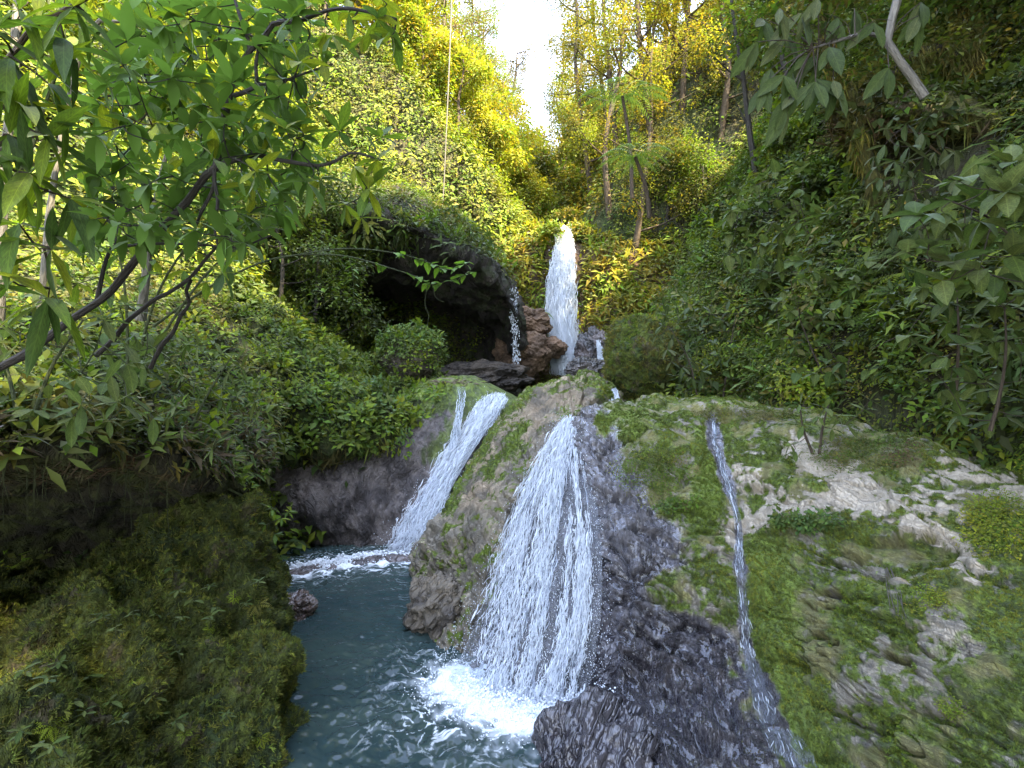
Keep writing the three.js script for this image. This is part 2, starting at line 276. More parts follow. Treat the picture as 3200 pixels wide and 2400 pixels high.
function ridgeDisp(x, y, z) {
  const low = smooth(1.6, 0.6, y);
  return 0.06 * strata(x, y, z, 5.2, 1, 0.8, 0.3) + 0.13 * fbm(x * 1.1, y * 1.1, z * 1.1, 3) + strata(x, y, z, 2.4, 0.05, 0.7, 0.3) + 0.045 * fbm(x * 4, y * 4, z * 4, 4) + low * (0.26 * (ridge(x * 1.6, y * 1.6, z * 1.6, 3) - 0.6)) - 0.07 * crack(x + 3, y, z, 1.5, 0.06) - 0.06 * Math.pow(ridge(x * 1.6 - 8, y * 1.6, z * 1.6, 3), 5) * 1.5;
}
function ridgeColor(x, y, z, ny) {
  const k = fbm(x * 1.6, y * 1.6, z * 1.6, 4), f = fbm(x * 6, y * 6, z * 6, 4), g = fbm(x * 16, y * 16, z * 16, 3), [u, v] = uvOf(x, y, z);
  let c = lerp3(ROCK.grey, ROCK.tan, smooth(-0.3, 0.25, k + 0.4 * f));
  const sand = smooth(70, 20, distTo([[1800, 1215], [1680, 1260], [1590, 1350], [1520, 1450], [1470, 1540]], u, v) * 0.8 + 50 * f + 30 * k);
  c = lerp3(c, [0.40, 0.31, 0.20], sand);
  c = lerp3(c, [0.16, 0.14, 0.105], 0.8 * smooth(-0.15, 0.35, fbm(x * 1.1 + 40, y * 1.1, z * 1.1, 3)));
  const line = smooth(42, 14, distTo([[1640, 1215], [1560, 1300], [1490, 1410], [1440, 1500], [1400, 1580]], u, v) + 40 * f) + smooth(40, 12, distTo([[1640, 1330], [1590, 1400], [1530, 1480]], u, v) + 50 * f) + smooth(60, 20, distTo([[1700, 1190], [1800, 1175], [1880, 1200]], u, v) + 60 * f) * 0.8;
  const moss = smooth(0.18, 0.5, line + k * 0.9 + 0.9 * f + 0.25 * g - sand * 0.3);
  return lerp3(c, lerp3(ROCK.mossDark, ROCK.moss, smooth(-0.2, 0.25, f + g + 0.1)), moss);
}
const ridgeRock = thing('rock_ridge', 'tan and mossy rock ridge running down between the two lower cascades', 'rock');
const ridgeGeo = patch(ridgeNet, 300, 420, ridgeDisp, { color: ridgeColor });
mesh('ridge_face', ridgeGeo, rockMaterial('ridge_stone', { roughness: 0.75, bumpScale: 0.05 }), ridgeRock);

// bed below the big cascade, wet and dark
const bedNet = [
  [[1700, 1340, 9.6], [1770, 1310, 9.4], [1800, 1305, 9.4], [1850, 1310, 9.2], [1900, 1350, 9.2]],
  [[1700, 1380, 8.4], [1760, 1335, 8.1], [1795, 1325, 8.0], [1840, 1335, 7.9], [1890, 1400, 7.9]],
  [[1620, 1520, 7.9], [1670, 1500, 7.45], [1770, 1490, 7.15], [1860, 1490, 7.0], [1950, 1520, 7.1]],
  [[1530, 1710, 7.2], [1580, 1700, 6.85], [1730, 1690, 6.4], [1890, 1690, 6.25], [2000, 1710, 6.3]],
  [[1450, 1910, 6.6], [1510, 1900, 6.25], [1690, 1890, 5.85], [1900, 1880, 5.65], [2010, 1900, 5.7]],
  [[1380, 2100, 5.9], [1440, 2090, 5.6], [1650, 2090, 5.3], [1900, 2080, 5.15], [2010, 2100, 5.2]],
  [[1350, 2290, 5.5], [1410, 2280, 5.25], [1640, 2290, 4.95], [1890, 2270, 4.9], [2010, 2290, 4.9]],
  [[1350, 2450, 5.2], [1410, 2450, 5.0], [1640, 2470, 4.7], [1890, 2450, 4.65], [2010, 2450, 4.65]],
];
const bedDisp = (x, y, z) => -0.08 + 0.1 * fbm(x * 1.3, y * 1.3, z * 1.3, 3) + strata(x, y, z, 3, 0.05, 0.1, 0.2) + 0.05 * fbm(x * 4, y * 4, z * 4, 3);
const wetColor = (x, y, z) => { const k = fbm(x * 2, y * 2, z * 2, 4); return lerp3([0.04, 0.036, 0.042], [0.085, 0.078, 0.085], smooth(-0.3, 0.35, k)); };
const bedRock = thing('cascade_rock', 'dark wet rock face lying behind the broad white cascade', 'rock');
const bedGeo = patch(bedNet, 160, 260, bedDisp, { color: wetColor });
const wetMat = rockMaterial('wet_stone', { roughness: 0.14, bumpScale: 0.05 });
mesh('wet_face', bedGeo, wetMat, bedRock);

// wall behind the narrow slanting cascade
const wallNet = [
  [[700, 1180, 14], [950, 1180, 14], [1150, 1190, 14], [1380, 1185, 14], [1480, 1180, 14], [1600, 1225, 13.5], [1660, 1270, 13]],
  [[700, 1260, 11], [950, 1280, 11.2], [1150, 1270, 11.8], [1370, 1195, 12.3], [1470, 1180, 12.3], [1590, 1235, 12.2], [1650, 1290, 12]],
  [[700, 1400, 10], [950, 1410, 10.2], [1130, 1400, 10.7], [1320, 1330, 11.2], [1430, 1320, 11.4], [1540, 1340, 11.4], [1600, 1380, 11.3]],
  [[700, 1560, 9.6], [950, 1560, 9.7], [1100, 1550, 10.0], [1220, 1520, 10.4], [1330, 1510, 10.6], [1440, 1510, 10.6], [1520, 1530, 10.4]],
  [[700, 1660, 9.6], [950, 1640, 9.7], [1100, 1650, 9.8], [1170, 1640, 10.0], [1280, 1640, 10.1], [1370, 1640, 10.1], [1450, 1650, 10.0]],
  [[700, 1720, 9.9], [950, 1710, 9.9], [1060, 1710, 9.75], [1160, 1710, 9.75], [1260, 1720, 9.75], [1340, 1720, 9.75], [1420, 1730, 9.8]],
  [[700, 1850, 9.6], [950, 1850, 9.5], [1060, 1850, 9.3], [1160, 1850, 9.2], [1260, 1850, 9.2], [1340, 1850, 9.2], [1420, 1850, 9.3]],
];
const wallRock = thing('rock_wall', 'water-stained purple-grey rock wall beside the narrow slanting cascade', 'rock');
const SLANT = [[1550, 1240], [1510, 1320], [1435, 1425], [1370, 1535], [1310, 1650], [1260, 1740]], SIDE = [[1440, 1213], [1438, 1290], [1420, 1370], [1402, 1440]];
const wallDisp = (x, y, z) => { const [u, v] = uvOf(x, y, z), m = Math.max(smooth(130, 60, distTo(SLANT, u, v)), smooth(45, 15, distTo(SIDE, u, v))); return mix(wallRelief(x, y, z), -0.05, m); };
const wallRelief = (x, y, z) => 0.25 * fbm(x * 0.8, y * 0.6, z * 0.8, 3) + 0.1 * (ridge(x * 2.2 + y * 0.7, y * 0.45, z * 2.2, 4) - 0.6) + 0.04 * fbm(x * 4, y * 3, z * 4, 3);
const wallGeo = patch(wallNet, 260, 220, wallDisp, { color: (x, y, z) => {
  const [u, v] = uvOf(x, y, z), k = fbm(x * 1.5, y * 0.7, z * 1.5, 4), f = fbm(x * 6, y * 3, z * 6, 4);
  let c = lerp3([0.05, 0.041, 0.038], [0.145, 0.122, 0.11], smooth(-0.25, 0.3, k + 0.5 * f));
  
  const moss = smooth(60, 10, Math.abs(v - piece([[700, 1300], [1150, 1300], [1370, 1220], [1480, 1215], [1600, 1250]], u)) - 30 + 80 * f) + 0.8 * smooth(40, 10, distTo([[1480, 1220], [1430, 1320], [1350, 1420]], u, v) + 40 * f);
  return lerp3(c, lerp3(ROCK.mossDark, ROCK.moss, smooth(-0.3, 0.2, f)), clamp(moss) * 0.9);
} });
mesh('wall_face', wallGeo, rockMaterial('stained_stone', { roughness: 0.55, bumpScale: 0.05 }), wallRock);

// mossy block standing in the pool, with the overhanging bank above it
const blockNet = [
  [[-900, 1950, 4.6], [-400, 1880, 5.0], [0, 1830, 5.5], [350, 1750, 5.9], [600, 1560, 6.0], [770, 1540, 6.3], [780, 1600, 7.8]],
  [[-900, 2080, 3.4], [-400, 1980, 3.75], [0, 1900, 4.1], [350, 1820, 4.5], [610, 1650, 5.15], [810, 1610, 5.6], [815, 1680, 7.2]],
  [[-900, 2200, 3.05], [-400, 2110, 3.35], [0, 2030, 3.7], [350, 1960, 4.1], [620, 1850, 4.7], [872, 1800, 5.25], [860, 1830, 6.8]],
  [[-900, 2350, 2.7], [-400, 2280, 2.95], [0, 2220, 3.25], [350, 2160, 3.65], [620, 2080, 4.15], [892, 2020, 4.75], [875, 2000, 6.2]],
  [[-900, 2650, 2.5], [-400, 2560, 2.7], [0, 2480, 2.95], [350, 2400, 3.35], [620, 2300, 3.85], [905, 2220, 4.45], [885, 2150, 5.8]],
  [[-900, 2950, 2.4], [-400, 2850, 2.6], [0, 2750, 2.85], [350, 2650, 3.2], [620, 2520, 3.75], [905, 2420, 4.3], [890, 2320, 5.4]],
  [[-900, 3300, 2.4], [-400, 3200, 2.6], [0, 3050, 2.85], [350, 2900, 3.2], [620, 2750, 3.75], [905, 2600, 4.25], [890, 2480, 5.2]],
];
const blockDisp = (x, y, z) => 0.3 * fbm(x * 0.7 + 5, y * 0.7, z * 0.7, 2) + 0.26 * fbm(x * 1.6, y * 1.2, z * 1.6, 5) + 0.2 * (ridge(x * 1.8, y * 1.3, z * 1.8, 3) - 0.6) + 0.03 * fbm(x * 7, y * 7, z * 7, 3);
const mossColor = (x, y, z) => { const k = fbm(x * 1.4, y * 1.4, z * 1.4, 4), f = fbm(x * 6, y * 6, z * 6, 4); let c = lerp3([0.045, 0.058, 0.008], [0.085, 0.105, 0.012], smooth(-0.3, 0.3, f + 0.4 * k)); c = lerp3(c, [0.028, 0.045, 0.008], smooth(0.1, 0.3, k - 0.4 * f)); return lerp3(c, [0.075, 0.055, 0.03], 0.7 * smooth(0.24, 0.34, fbm(x * 2.3 + 4, y * 2.3, z * 2.3, 4))); };
const blockRock = thing('mossy_boulder', 'big dark moss-covered boulder standing in the pool under the overhanging bank', 'rock');
const blockGeo = patch(blockNet, 300, 260, blockDisp, { color: mossColor });
mesh('boulder_face', blockGeo, rockMaterial('dark_moss', { roughness: 1, bumpScale: 0.05 }), blockRock);

const bankNet = [
  [[-1000, 600, 8], [-400, 650, 8.5], [0, 720, 9], [350, 800, 10], [650, 900, 11], [900, 1000, 12]],
  [[-1000, 1000, 4.2], [-400, 1020, 4.6], [0, 1050, 5.2], [350, 1090, 6.2], [620, 1150, 7.4], [860, 1250, 9]],
  [[-1000, 1330, 2.9], [-400, 1340, 3.2], [0, 1340, 3.6], [350, 1350, 4.3], [620, 1380, 5.3], [800, 1440, 6.8]],
  [[-1000, 1470, 2.8], [-400, 1430, 3.1], [0, 1400, 3.5], [350, 1420, 4.15], [650, 1490, 5.1], [810, 1560, 6.5]],
  [[-1000, 1560, 3.6], [-400, 1500, 4.0], [0, 1470, 4.5], [350, 1490, 5.2], [640, 1570, 6.0], [800, 1640, 7.2]],
  [[-1000, 1800, 4.6], [-400, 1720, 5.4], [0, 1680, 6.0], [350, 1650, 6.5], [640, 1660, 6.9], [800, 1720, 7.6]],
  [[-1000, 2100, 4.8], [-400, 2000, 5.6], [0, 1950, 6.2], [350, 1900, 6.8], [640, 1850, 7.2], [800, 1850, 7.8]],
];
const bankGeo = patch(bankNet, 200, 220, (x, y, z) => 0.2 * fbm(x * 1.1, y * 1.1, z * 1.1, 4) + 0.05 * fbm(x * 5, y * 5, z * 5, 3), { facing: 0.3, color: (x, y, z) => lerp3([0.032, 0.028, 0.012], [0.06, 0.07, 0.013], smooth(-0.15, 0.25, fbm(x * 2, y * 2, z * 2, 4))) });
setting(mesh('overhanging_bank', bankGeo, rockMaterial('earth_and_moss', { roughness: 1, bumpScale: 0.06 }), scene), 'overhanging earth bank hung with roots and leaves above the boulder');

// slope above the rock wall, carrying shrubs
const shelfNet = [
  [[500, 760, 17], [800, 860, 16], [1000, 1030, 15.5], [1150, 1180, 15], [1290, 1200, 14.5], [1400, 1195, 14.5]],
  [[500, 880, 12], [800, 950, 12.2], [1000, 1090, 12.4], [1150, 1200, 12.5], [1290, 1210, 12.7], [1385, 1205, 12.9]],
  [[500, 1100, 9.8], [800, 1130, 9.9], [1000, 1220, 10.4], [1150, 1270, 10.8], [1280, 1270, 11.3], [1375, 1250, 12.1]],
  [[500, 1350, 9.3], [800, 1370, 9.4], [1000, 1390, 9.9], [1120, 1380, 10.3], [1230, 1360, 10.8], [1330, 1330, 11.4]],
  [[500, 1500, 9.8], [800, 1490, 9.9], [1000, 1470, 10.4], [1120, 1450, 10.8], [1230, 1420, 11.2], [1330, 1380, 11.8]],
];
const shelfGeo = patch(shelfNet, 140, 110, (x, y, z) => 0.25 * fbm(x, y, z, 4), { color: (x, y, z) => lerp3([0.03, 0.034, 0.012], [0.05, 0.07, 0.014], smooth(-0.2, 0.2, fbm(x * 2, y * 2, z * 2, 3))) });
setting(mesh('shrub_slope', shelfGeo, rockMaterial('leafy_soil', { roughness: 1 }), scene), 'leafy slope above the water-stained rock wall');

// cave rock
const caveNet = [
  [[820, 540, 26], [950, 520, 26], [1100, 540, 26], [1300, 600, 26], [1480, 730, 25], [1580, 860, 24], [1630, 960, 23], [1650, 1080, 22.5]],
  [[780, 620, 16], [930, 600, 15.4], [1100, 620, 15.0], [1290, 670, 15.0], [1440, 765, 15.2], [1548, 865, 16], [1614, 965, 17], [1632, 1080, 18.6]],
  [[760, 780, 15], [920, 760, 15.2], [1100, 760, 15.3], [1290, 790, 15.5], [1440, 850, 15.8], [1548, 925, 16.4], [1604, 1010, 17.2], [1622, 1090, 18.2]],
  [[760, 930, 15.2], [920, 890, 15.9], [1090, 880, 16.4], [1280, 885, 16.7], [1430, 930, 16.9], [1530, 985, 17.3], [1582, 1045, 17.8], [1602, 1095, 18.5]],
  [[780, 1040, 16.5], [930, 970, 18.6], [1090, 935, 20], [1280, 935, 21], [1430, 970, 21], [1520, 1020, 20.4], [1570, 1070, 19.6], [1600, 1110, 19]],
  [[780, 1150, 17], [930, 1140, 19.6], [1090, 1120, 21], [1280, 1120, 22], [1430, 1130, 21.8], [1520, 1145, 20.8], [1570, 1155, 19.8], [1600, 1165, 19.2]],
  [[780, 1230, 15.5], [930, 1240, 16.5], [1090, 1230, 17.5], [1280, 1225, 18], [1430, 1225, 18], [1520, 1225, 17.8], [1570, 1225, 17.6], [1640, 1225, 17.6]],
];
const caveRock = thing('cave_rock', 'huge dark overhanging rock with a shadowy cave beneath it', 'rock');
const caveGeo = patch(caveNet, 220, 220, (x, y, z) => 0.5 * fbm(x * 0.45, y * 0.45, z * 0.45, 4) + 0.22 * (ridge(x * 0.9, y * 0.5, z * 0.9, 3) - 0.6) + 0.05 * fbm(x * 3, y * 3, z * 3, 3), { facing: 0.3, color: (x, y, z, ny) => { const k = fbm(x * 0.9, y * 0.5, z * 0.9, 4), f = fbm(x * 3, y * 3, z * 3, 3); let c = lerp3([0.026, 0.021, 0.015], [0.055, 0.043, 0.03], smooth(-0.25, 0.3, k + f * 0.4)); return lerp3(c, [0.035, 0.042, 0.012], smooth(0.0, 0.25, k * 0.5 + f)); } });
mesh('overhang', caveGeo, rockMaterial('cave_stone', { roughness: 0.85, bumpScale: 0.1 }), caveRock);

// cliff of the tall fall
const cliffNet = [
  [[1480, 640, 28], [1640, 690, 27], [1720, 735, 26.5], [1775, 738, 26.5], [1860, 740, 26.5], [2000, 700, 26], [2140, 640, 25]],
  [[1480, 740, 24], [1640, 760, 23.6], [1715, 745, 23.2], [1765, 732, 23.1], [1830, 770, 23.1], [2000, 800, 22.8], [2140, 760, 22.4]],
  [[1480, 940, 22.9], [1640, 940, 22.6], [1710, 930, 22.7], [1765, 930, 22.9], [1830, 940, 22.6], [2000, 960, 21.8], [2140, 940, 20.8]],
  [[1480, 1060, 22.4], [1640, 1060, 22.0], [1700, 1060, 22.1], [1770, 1060, 22.6], [1840, 1060, 22.1], [2000, 1060, 20.8], [2140, 1060, 19.6]],
  [[1480, 1220, 21.4], [1640, 1220, 21.2], [1700, 1230, 21.4], [1770, 1230, 21.8], [1850, 1230, 21.3], [2000, 1230, 20], [2140, 1230, 18.6]],
];
const cliffRock = thing('river_cliff', 'reddish brown cliff that the tall white waterfall drops over', 'cliff');
const cliffGeo = patch(cliffNet, 200, 180, (x, y, z) => { const [u, v] = uvOf(x, y, z), m = smooth(110, 55, Math.abs(u - 1760)); return mix(0.35 * fbm(x * 0.6, y * 0.6, z * 0.6, 4) + 0.35 * (ridge(x * 0.7, y * 0.7, z * 0.7, 3) - 0.6), -0.25, m) + 0.06 * fbm(x * 3, y * 3, z * 3, 3); }, { color: (x, y, z) => lerp3([0.11, 0.075, 0.05], [0.26, 0.165, 0.10], smooth(-0.3, 0.3, fbm(x, y, z, 4) + 0.5 * fbm(x * 5, y * 5, z * 5, 3))) });
mesh('cliff_stone', cliffGeo, rockMaterial('red_stone', { roughness: 0.8, bumpScale: 0.12 }), cliffRock);

// ledge over the hollow on the hillside
const ledgeNet = [
  [[2560, 250, 10.5], [2720, 230, 10.3], [2900, 230, 10.0], [3080, 260, 9.8], [3260, 330, 9.6]],
  [[2590, 330, 8.6], [2720, 300, 8.0], [2900, 300, 7.6], [3080, 330, 7.4], [3260, 400, 7.4]],
  [[2600, 400, 8.5], [2720, 370, 7.8], [2900, 365, 7.4], [3080, 395, 7.2], [3260, 460, 7.2]],
  [[2610, 450, 9.6], [2720, 430, 9.4], [2900, 430, 9.0], [3080, 460, 8.8], [3260, 520, 8.6]],
  [[2610, 640, 10.4], [2720, 640, 10.0], [2900, 650, 9.6], [3080, 680, 9.3], [3260, 720, 9.0]],
];
const ledgeGeo = patch(ledgeNet, 150, 130, (x, y, z) => 0.3 * fbm(x * 0.9, y * 0.9, z * 0.9, 4) + 0.05 * fbm(x * 4, y * 4, z * 4, 3), { facing: 0.3, color: (x, y, z) => lerp3([0.13, 0.105, 0.07], [0.14, 0.14, 0.04], smooth(-0.25, 0.25, fbm(x * 1.6, y * 1.6, z * 1.6, 4))) });
{ const m = mesh('hillside_ledge', ledgeGeo, rockMaterial('ledge_stone', { roughness: 0.95 }), scene); m.userData = { label: 'dark overhanging rock ledge and hollow behind the moss-draped trunk', category: 'rock' }; }
// loose boulders
function boulder(name, label, u, v, d, sx, sy, sz, color, mat, seed, rough = 0.35, group) {
  const g = new THREE.IcosahedronGeometry(1, 40), p = g.attributes.position, c = P(u, v, d);
  const map = new Map();
  for (let i = 0; i < p.count; i++) {
    const x = p.getX(i), y = p.getY(i), z = p.getZ(i), k = 1 + rough * fbm(x * 1.1 + seed, y * 1.1, z * 1.1, 3) + rough * 0.4 * (ridge(x * 1.8 + seed, y * 1.8, z * 1.8, 3) - 0.6) + 0.05 * fbm(x * 7 + seed, y * 7, z * 7, 3);
    p.setXYZ(i, x * k * sx, y * k * sy, z * k * sz);
  }
  const gi = indexed(g); gi.computeVertexNormals();
  finish(gi, (x, y, z, ny) => color(x + c.x, y + c.y, z + c.z, ny));
  const m = mesh(name, gi, mat, scene); m.position.copy(c); m.userData = { label, category: 'rock' }; if (group) m.userData.group = group;
  return m;
}
function indexed(g) {
  const p = g.attributes.position, uv = g.attributes.uv, map = new Map(), pos = [], uvs = [], idx = [];
  for (let i = 0; i < p.count; i++) { const key = Math.round(p.getX(i) * 2e4) + ',' + Math.round(p.getY(i) * 2e4) + ',' + Math.round(p.getZ(i) * 2e4); if (!map.has(key)) { map.set(key, pos.length / 3); pos.push(p.getX(i), p.getY(i), p.getZ(i)); uvs.push(p.getX(i) + p.getZ(i) * 0.6, p.getY(i) + p.getZ(i) * 0.4); } idx.push(map.get(key)); }
  const o = new THREE.BufferGeometry(); o.setAttribute('position', new THREE.Float32BufferAttribute(pos, 3)); o.setAttribute('uv', new THREE.Float32BufferAttribute(uvs, 2)); o.setIndex(idx); return o;
}
const redMat = rockMaterial('boulder_stone', { roughness: 0.8, bumpScale: 0.08 });
const earthy = (a, b) => (x, y, z) => lerp3(a, b, smooth(-0.3, 0.3, fbm(x * 1.3, y * 1.3, z * 1.3, 4)));
const mossTop = (a, b) => (x, y, z, ny) => { const f = fbm(x * 2, y * 2, z * 2, 4); return lerp3(lerp3(a, b, smooth(-0.3, 0.3, f)), lerp3(ROCK.mossDark, ROCK.moss, smooth(-0.2, 0.3, fbm(x * 7, y * 7, z * 7, 3))), smooth(0.25, 0.6, ny * 0.8 + f)); };
boulder('wet_boulder', 'dark shiny wet boulder at the foot of the broad cascade', 1880, 2440, 4.35, 0.62, 0.62, 0.6, wetColor, wetMat, 3, 0.3);
boulder('pool_stone', 'small reddish stone jutting from the pool beside the mossy boulder', 925, 1905, 6.9, 0.24, 0.2, 0.24, earthy([0.10, 0.065, 0.05], [0.17, 0.12, 0.09]), wetMat, 8);
boulder('foot_boulder', 'brown cracked boulder at the waterline under the rock ridge', 1375, 1905, 6.75, 0.42, 0.42, 0.5, earthy([0.07, 0.058, 0.045], [0.17, 0.14, 0.1]), redMat, 12, 0.45);
boulder('cliff_boulder', 'rounded reddish boulder on the ledge between cave and tall fall', 1640, 1010, 20.5, 0.95, 0.6, 0.8, earthy([0.14, 0.09, 0.055], [0.26, 0.165, 0.1]), redMat, 21);
boulder('ledge_boulder', 'low reddish boulder touching the foot of the tall fall', 1712, 1088, 20.6, 0.7, 0.42, 0.6, earthy([0.14, 0.09, 0.055], [0.26, 0.165, 0.1]), redMat, 25);
boulder('cave_mouth_boulder', 'reddish boulder below the rounded one at the cave mouth', 1635, 1100, 19.8, 1.0, 0.8, 0.8, earthy([0.14, 0.09, 0.055], [0.26, 0.165, 0.1]), redMat, 31);
boulder('spray_boulder', 'dark wet boulder rising out of the spray of the tall fall', 1862, 1110, 20.8, 0.75, 1.05, 0.7, earthy([0.05, 0.045, 0.045], [0.14, 0.11, 0.10]), wetMat, 35);
boulder('stream_boulder', 'low dark boulder in the stream below the spray', 1835, 1160, 17.5, 0.7, 0.45, 0.6, earthy([0.05, 0.045, 0.04], [0.12, 0.1, 0.085]), wetMat, 39);
boulder('cave_floor_boulder', 'long low brown boulder on the cave floor', 1500, 1180, 16.5, 1.5, 0.5, 0.9, earthy([0.05, 0.042, 0.035], [0.1, 0.08, 0.06]), redMat, 44);
const shrubKnob = boulder('shrub_knob', 'rounded rock knob capped by a dense pale green shrub', 1285, 1120, 13.0, 0.72, 0.6, 0.65, mossTop([0.06, 0.05, 0.035], [0.12, 0.1, 0.07]), redMat, 51, 0.25);
const mossMound = boulder('moss_mound', 'round yellow-green moss mound overhanging the upper stream', 2010, 1120, 11.8, 0.85, 0.95, 0.8, mossColor, rockMaterial('mound_moss', { roughness: 1 }), 57, 0.25);
boulder('lip_boulder', 'moss-topped rock lip beside the head of the slanting cascade', 1425, 1205, 12.6, 0.75, 0.22, 0.6, mossTop([0.2, 0.16, 0.11], [0.32, 0.26, 0.18]), redMat, 63, 0.3);

// thin rock sill lying in the foam
{
  const line = [[880, 1800, 8.3], [960, 1785, 8.5], [1040, 1764, 8.75], [1120, 1748, 8.95], [1220, 1742, 9.05], [1300, 1732, 9.15], [1350, 1720, 9.2]].map((q) => P(...q));
  const net = []; for (let a = 0; a <= 6; a++) { const t = a / 6 * Math.PI; net.push(line.map((p, i) => [p.x, Math.sin(t) * (0.11 + 0.03 * Math.sin(i * 2)) - 0.06, p.z - Math.cos(t) * 0.19])); }
  const g = patch(net, 120, 24, (x, y, z) => 0.03 * fbm(x * 4, y * 4, z * 4, 3), { world: true, color: earthy([0.06, 0.05, 0.05], [0.14, 0.11, 0.1]) });
  const m = mesh('rock_sill', g, wetMat, scene); m.userData = { label: 'low dark rock sill lying across the foam of the pool', category: 'rock' };
}

// ---------------------------------------------------------------- pool
const FALL_FOOT = [[1430, 2130], [1500, 2180], [1650, 2230], [1800, 2220], [1900, 2180]].map(([u, v]) => { const d = CAM_Y * FOCAL / (v - 1200); return [(u - 1600) / FOCAL * d, -d]; });
const SLANT_FOOT = [[880, 1790], [1000, 1770], [1130, 1750], [1300, 1740]].map(([u, v]) => { const d = CAM_Y * FOCAL / (v - 1200); return [(u - 1600) / FOCAL * d, -d]; });
const footDist = (line, x, z) => distTo(line, x, z);
const rippleY = (x, z) => {
  const a = footDist(FALL_FOOT, x, z), b = footDist(SLANT_FOOT, x, z), near = Math.exp(-a * 1.1), near2 = Math.exp(-b * 1.6);
  return 0.6 * (0.012 * fbm(x * 2.2 + z, 1, z * 3.4 - x * 0.5, 3) + 0.010 * Math.sin(a * 17 + 2.5 * fbm(x * 1.2, 0, z * 1.2, 2)) * Math.exp(-a * 0.5) + 0) + near * 0.085 * fbm(x * 4, 2, z * 4, 4) + near2 * 0.09 * fbm(x * 3, 5, z * 3, 4) + 0.004 * n3(x * 7, 3, z * 9) + 0.003 * n3(x * 16, 13, z * 21);
};
const foamAt = (x, z) => {
  const a = footDist(FALL_FOOT, x, z), b = footDist(SLANT_FOOT, x, z), wx = x + 0.16 * n3(x * 1.8, 0, z * 1.8), wz = z + 0.16 * n3(x * 1.8, 9, z * 1.8);
  const web = Math.pow(ridge(wx * 5.2, 4, wz * 5.2, 5), 3), web2 = Math.pow(ridge(wx * 3.6, 8, wz * 6, 5), 3);
  let f = smooth(0.55, 0.05, a - 0.25 * fbm(x * 4, 1, z * 4, 3)) * 1.2 + smooth(1.25, 0.15, a + 0.3 * n3(x * 1.4, 50, z * 1.4)) * 1.05 * smooth(0.4, 0.6, web);
  f = Math.max(f, smooth(0.5, 0.1, b - 0.3 * fbm(x * 3, 1, z * 3, 3)) * 1.1 + smooth(1.0, 0.3, b) * smooth(0.35, 0.7, web2) * 1.3);
  const streak = smooth(0.78, 0.9, n3(x * 6 + z * 2, 40, z * 17 - x * 5)) * smooth(0.1, 0.5, n3(x * 1.1, 20, z * 1.4)) * 0.15;
  return clamp(Math.max(f, streak));
};
{
  const S = 1024, x0 = -4.6, x1 = 3.4, z0 = -10.6, z1 = -2.2, colour = new Uint8Array(S * S * 4), aux = new Uint8Array(S * S * 4), to = (c) => 255 * (c < 0.0031308 ? c * 12.92 : 1.055 * Math.pow(c, 1 / 2.4) - 0.055);
  for (let j = 0; j < S; j++) for (let i = 0; i < S; i++) {
    const x = mix(x0, x1, (i + 0.5) / S), z = mix(z1, z0, (j + 0.5) / S), f = foamAt(x, z), k = fbm(x * 0.8, 2, z * 0.8, 3), o = (j * S + i) * 4;
    const c = lerp3(lerp3([0.046, 0.080, 0.080], [0.064, 0.100, 0.092], smooth(-0.3, 0.3, k)), [0.80, 0.84, 0.88], f);
    colour.set([to(c[0]), to(c[1]), to(c[2]), 255], o);
    aux.set([255 * (1 - f), 255 * mix(0.06, 0.6, f), 0, 255], o);
  }
  const tex = (d, srgb) => { const t = new THREE.DataTexture(d, S, S); t.magFilter = THREE.LinearFilter; if (srgb) t.colorSpace = THREE.SRGBColorSpace; t.needsUpdate = true; return t; };
  const nx = 420, nz = 450, pos = [], uv = [], idx = [];
  for (let j = 0; j <= nz; j++) for (let i = 0; i <= nx; i++) { const x = mix(x0, x1, i / nx), z = mix(z1, z0, j / nz); pos.push(x, rippleY(x, z), z); uv.push(i / nx, j / nz); }
  for (let j = 0; j < nz; j++) for (let i = 0; i < nx; i++) { const a = j * (nx + 1) + i; idx.push(a, a + 1, a + nx + 1, a + 1, a + nx + 2, a + nx + 1); }
  const g = new THREE.BufferGeometry(); g.setAttribute('position', new THREE.Float32BufferAttribute(pos, 3)); g.setAttribute('uv', new THREE.Float32BufferAttribute(uv, 2)); g.setIndex(idx); g.computeVertexNormals();
  const a = tex(aux);
  setting(mesh('pool_water', g, phys({ name: 'pool_water', map: tex(colour, true), roughness: 1, roughnessMap: a, transmission: 0.42, transmissionMap: a, thickness: 0, ior: 1.33 }), scene), 'teal pool water with foam below the cascades');
}

// ---------------------------------------------------------------- falling water
const waterMat = phys({ name: 'white_water', color: rgb(0.86, 0.9, 0.94), roughness: 0.6, transmission: 0.4, thickness: 0, ior: 1.33 });
const veilMat = phys({ name: 'water_veil', color: rgb(0.88, 0.91, 0.95), roughness: 0.35, transmission: 0.8, thickness: 0, ior: 1.33 });
const sheetMat = phys({ name: 'thin_water', color: rgb(0.72, 0.76, 0.82), roughness: 0.3, transmission: 0.62, thickness: 0, ior: 1.33, bumpMap: wetBump, bumpScale: 0.05 });
const filmMat = phys({ name: 'water_film', color: rgb(0.85, 0.88, 0.92), roughness: 0.14, transmission: 0.93, thickness: 0, ior: 1.33, bumpMap: wetBump, bumpScale: 0.06 });
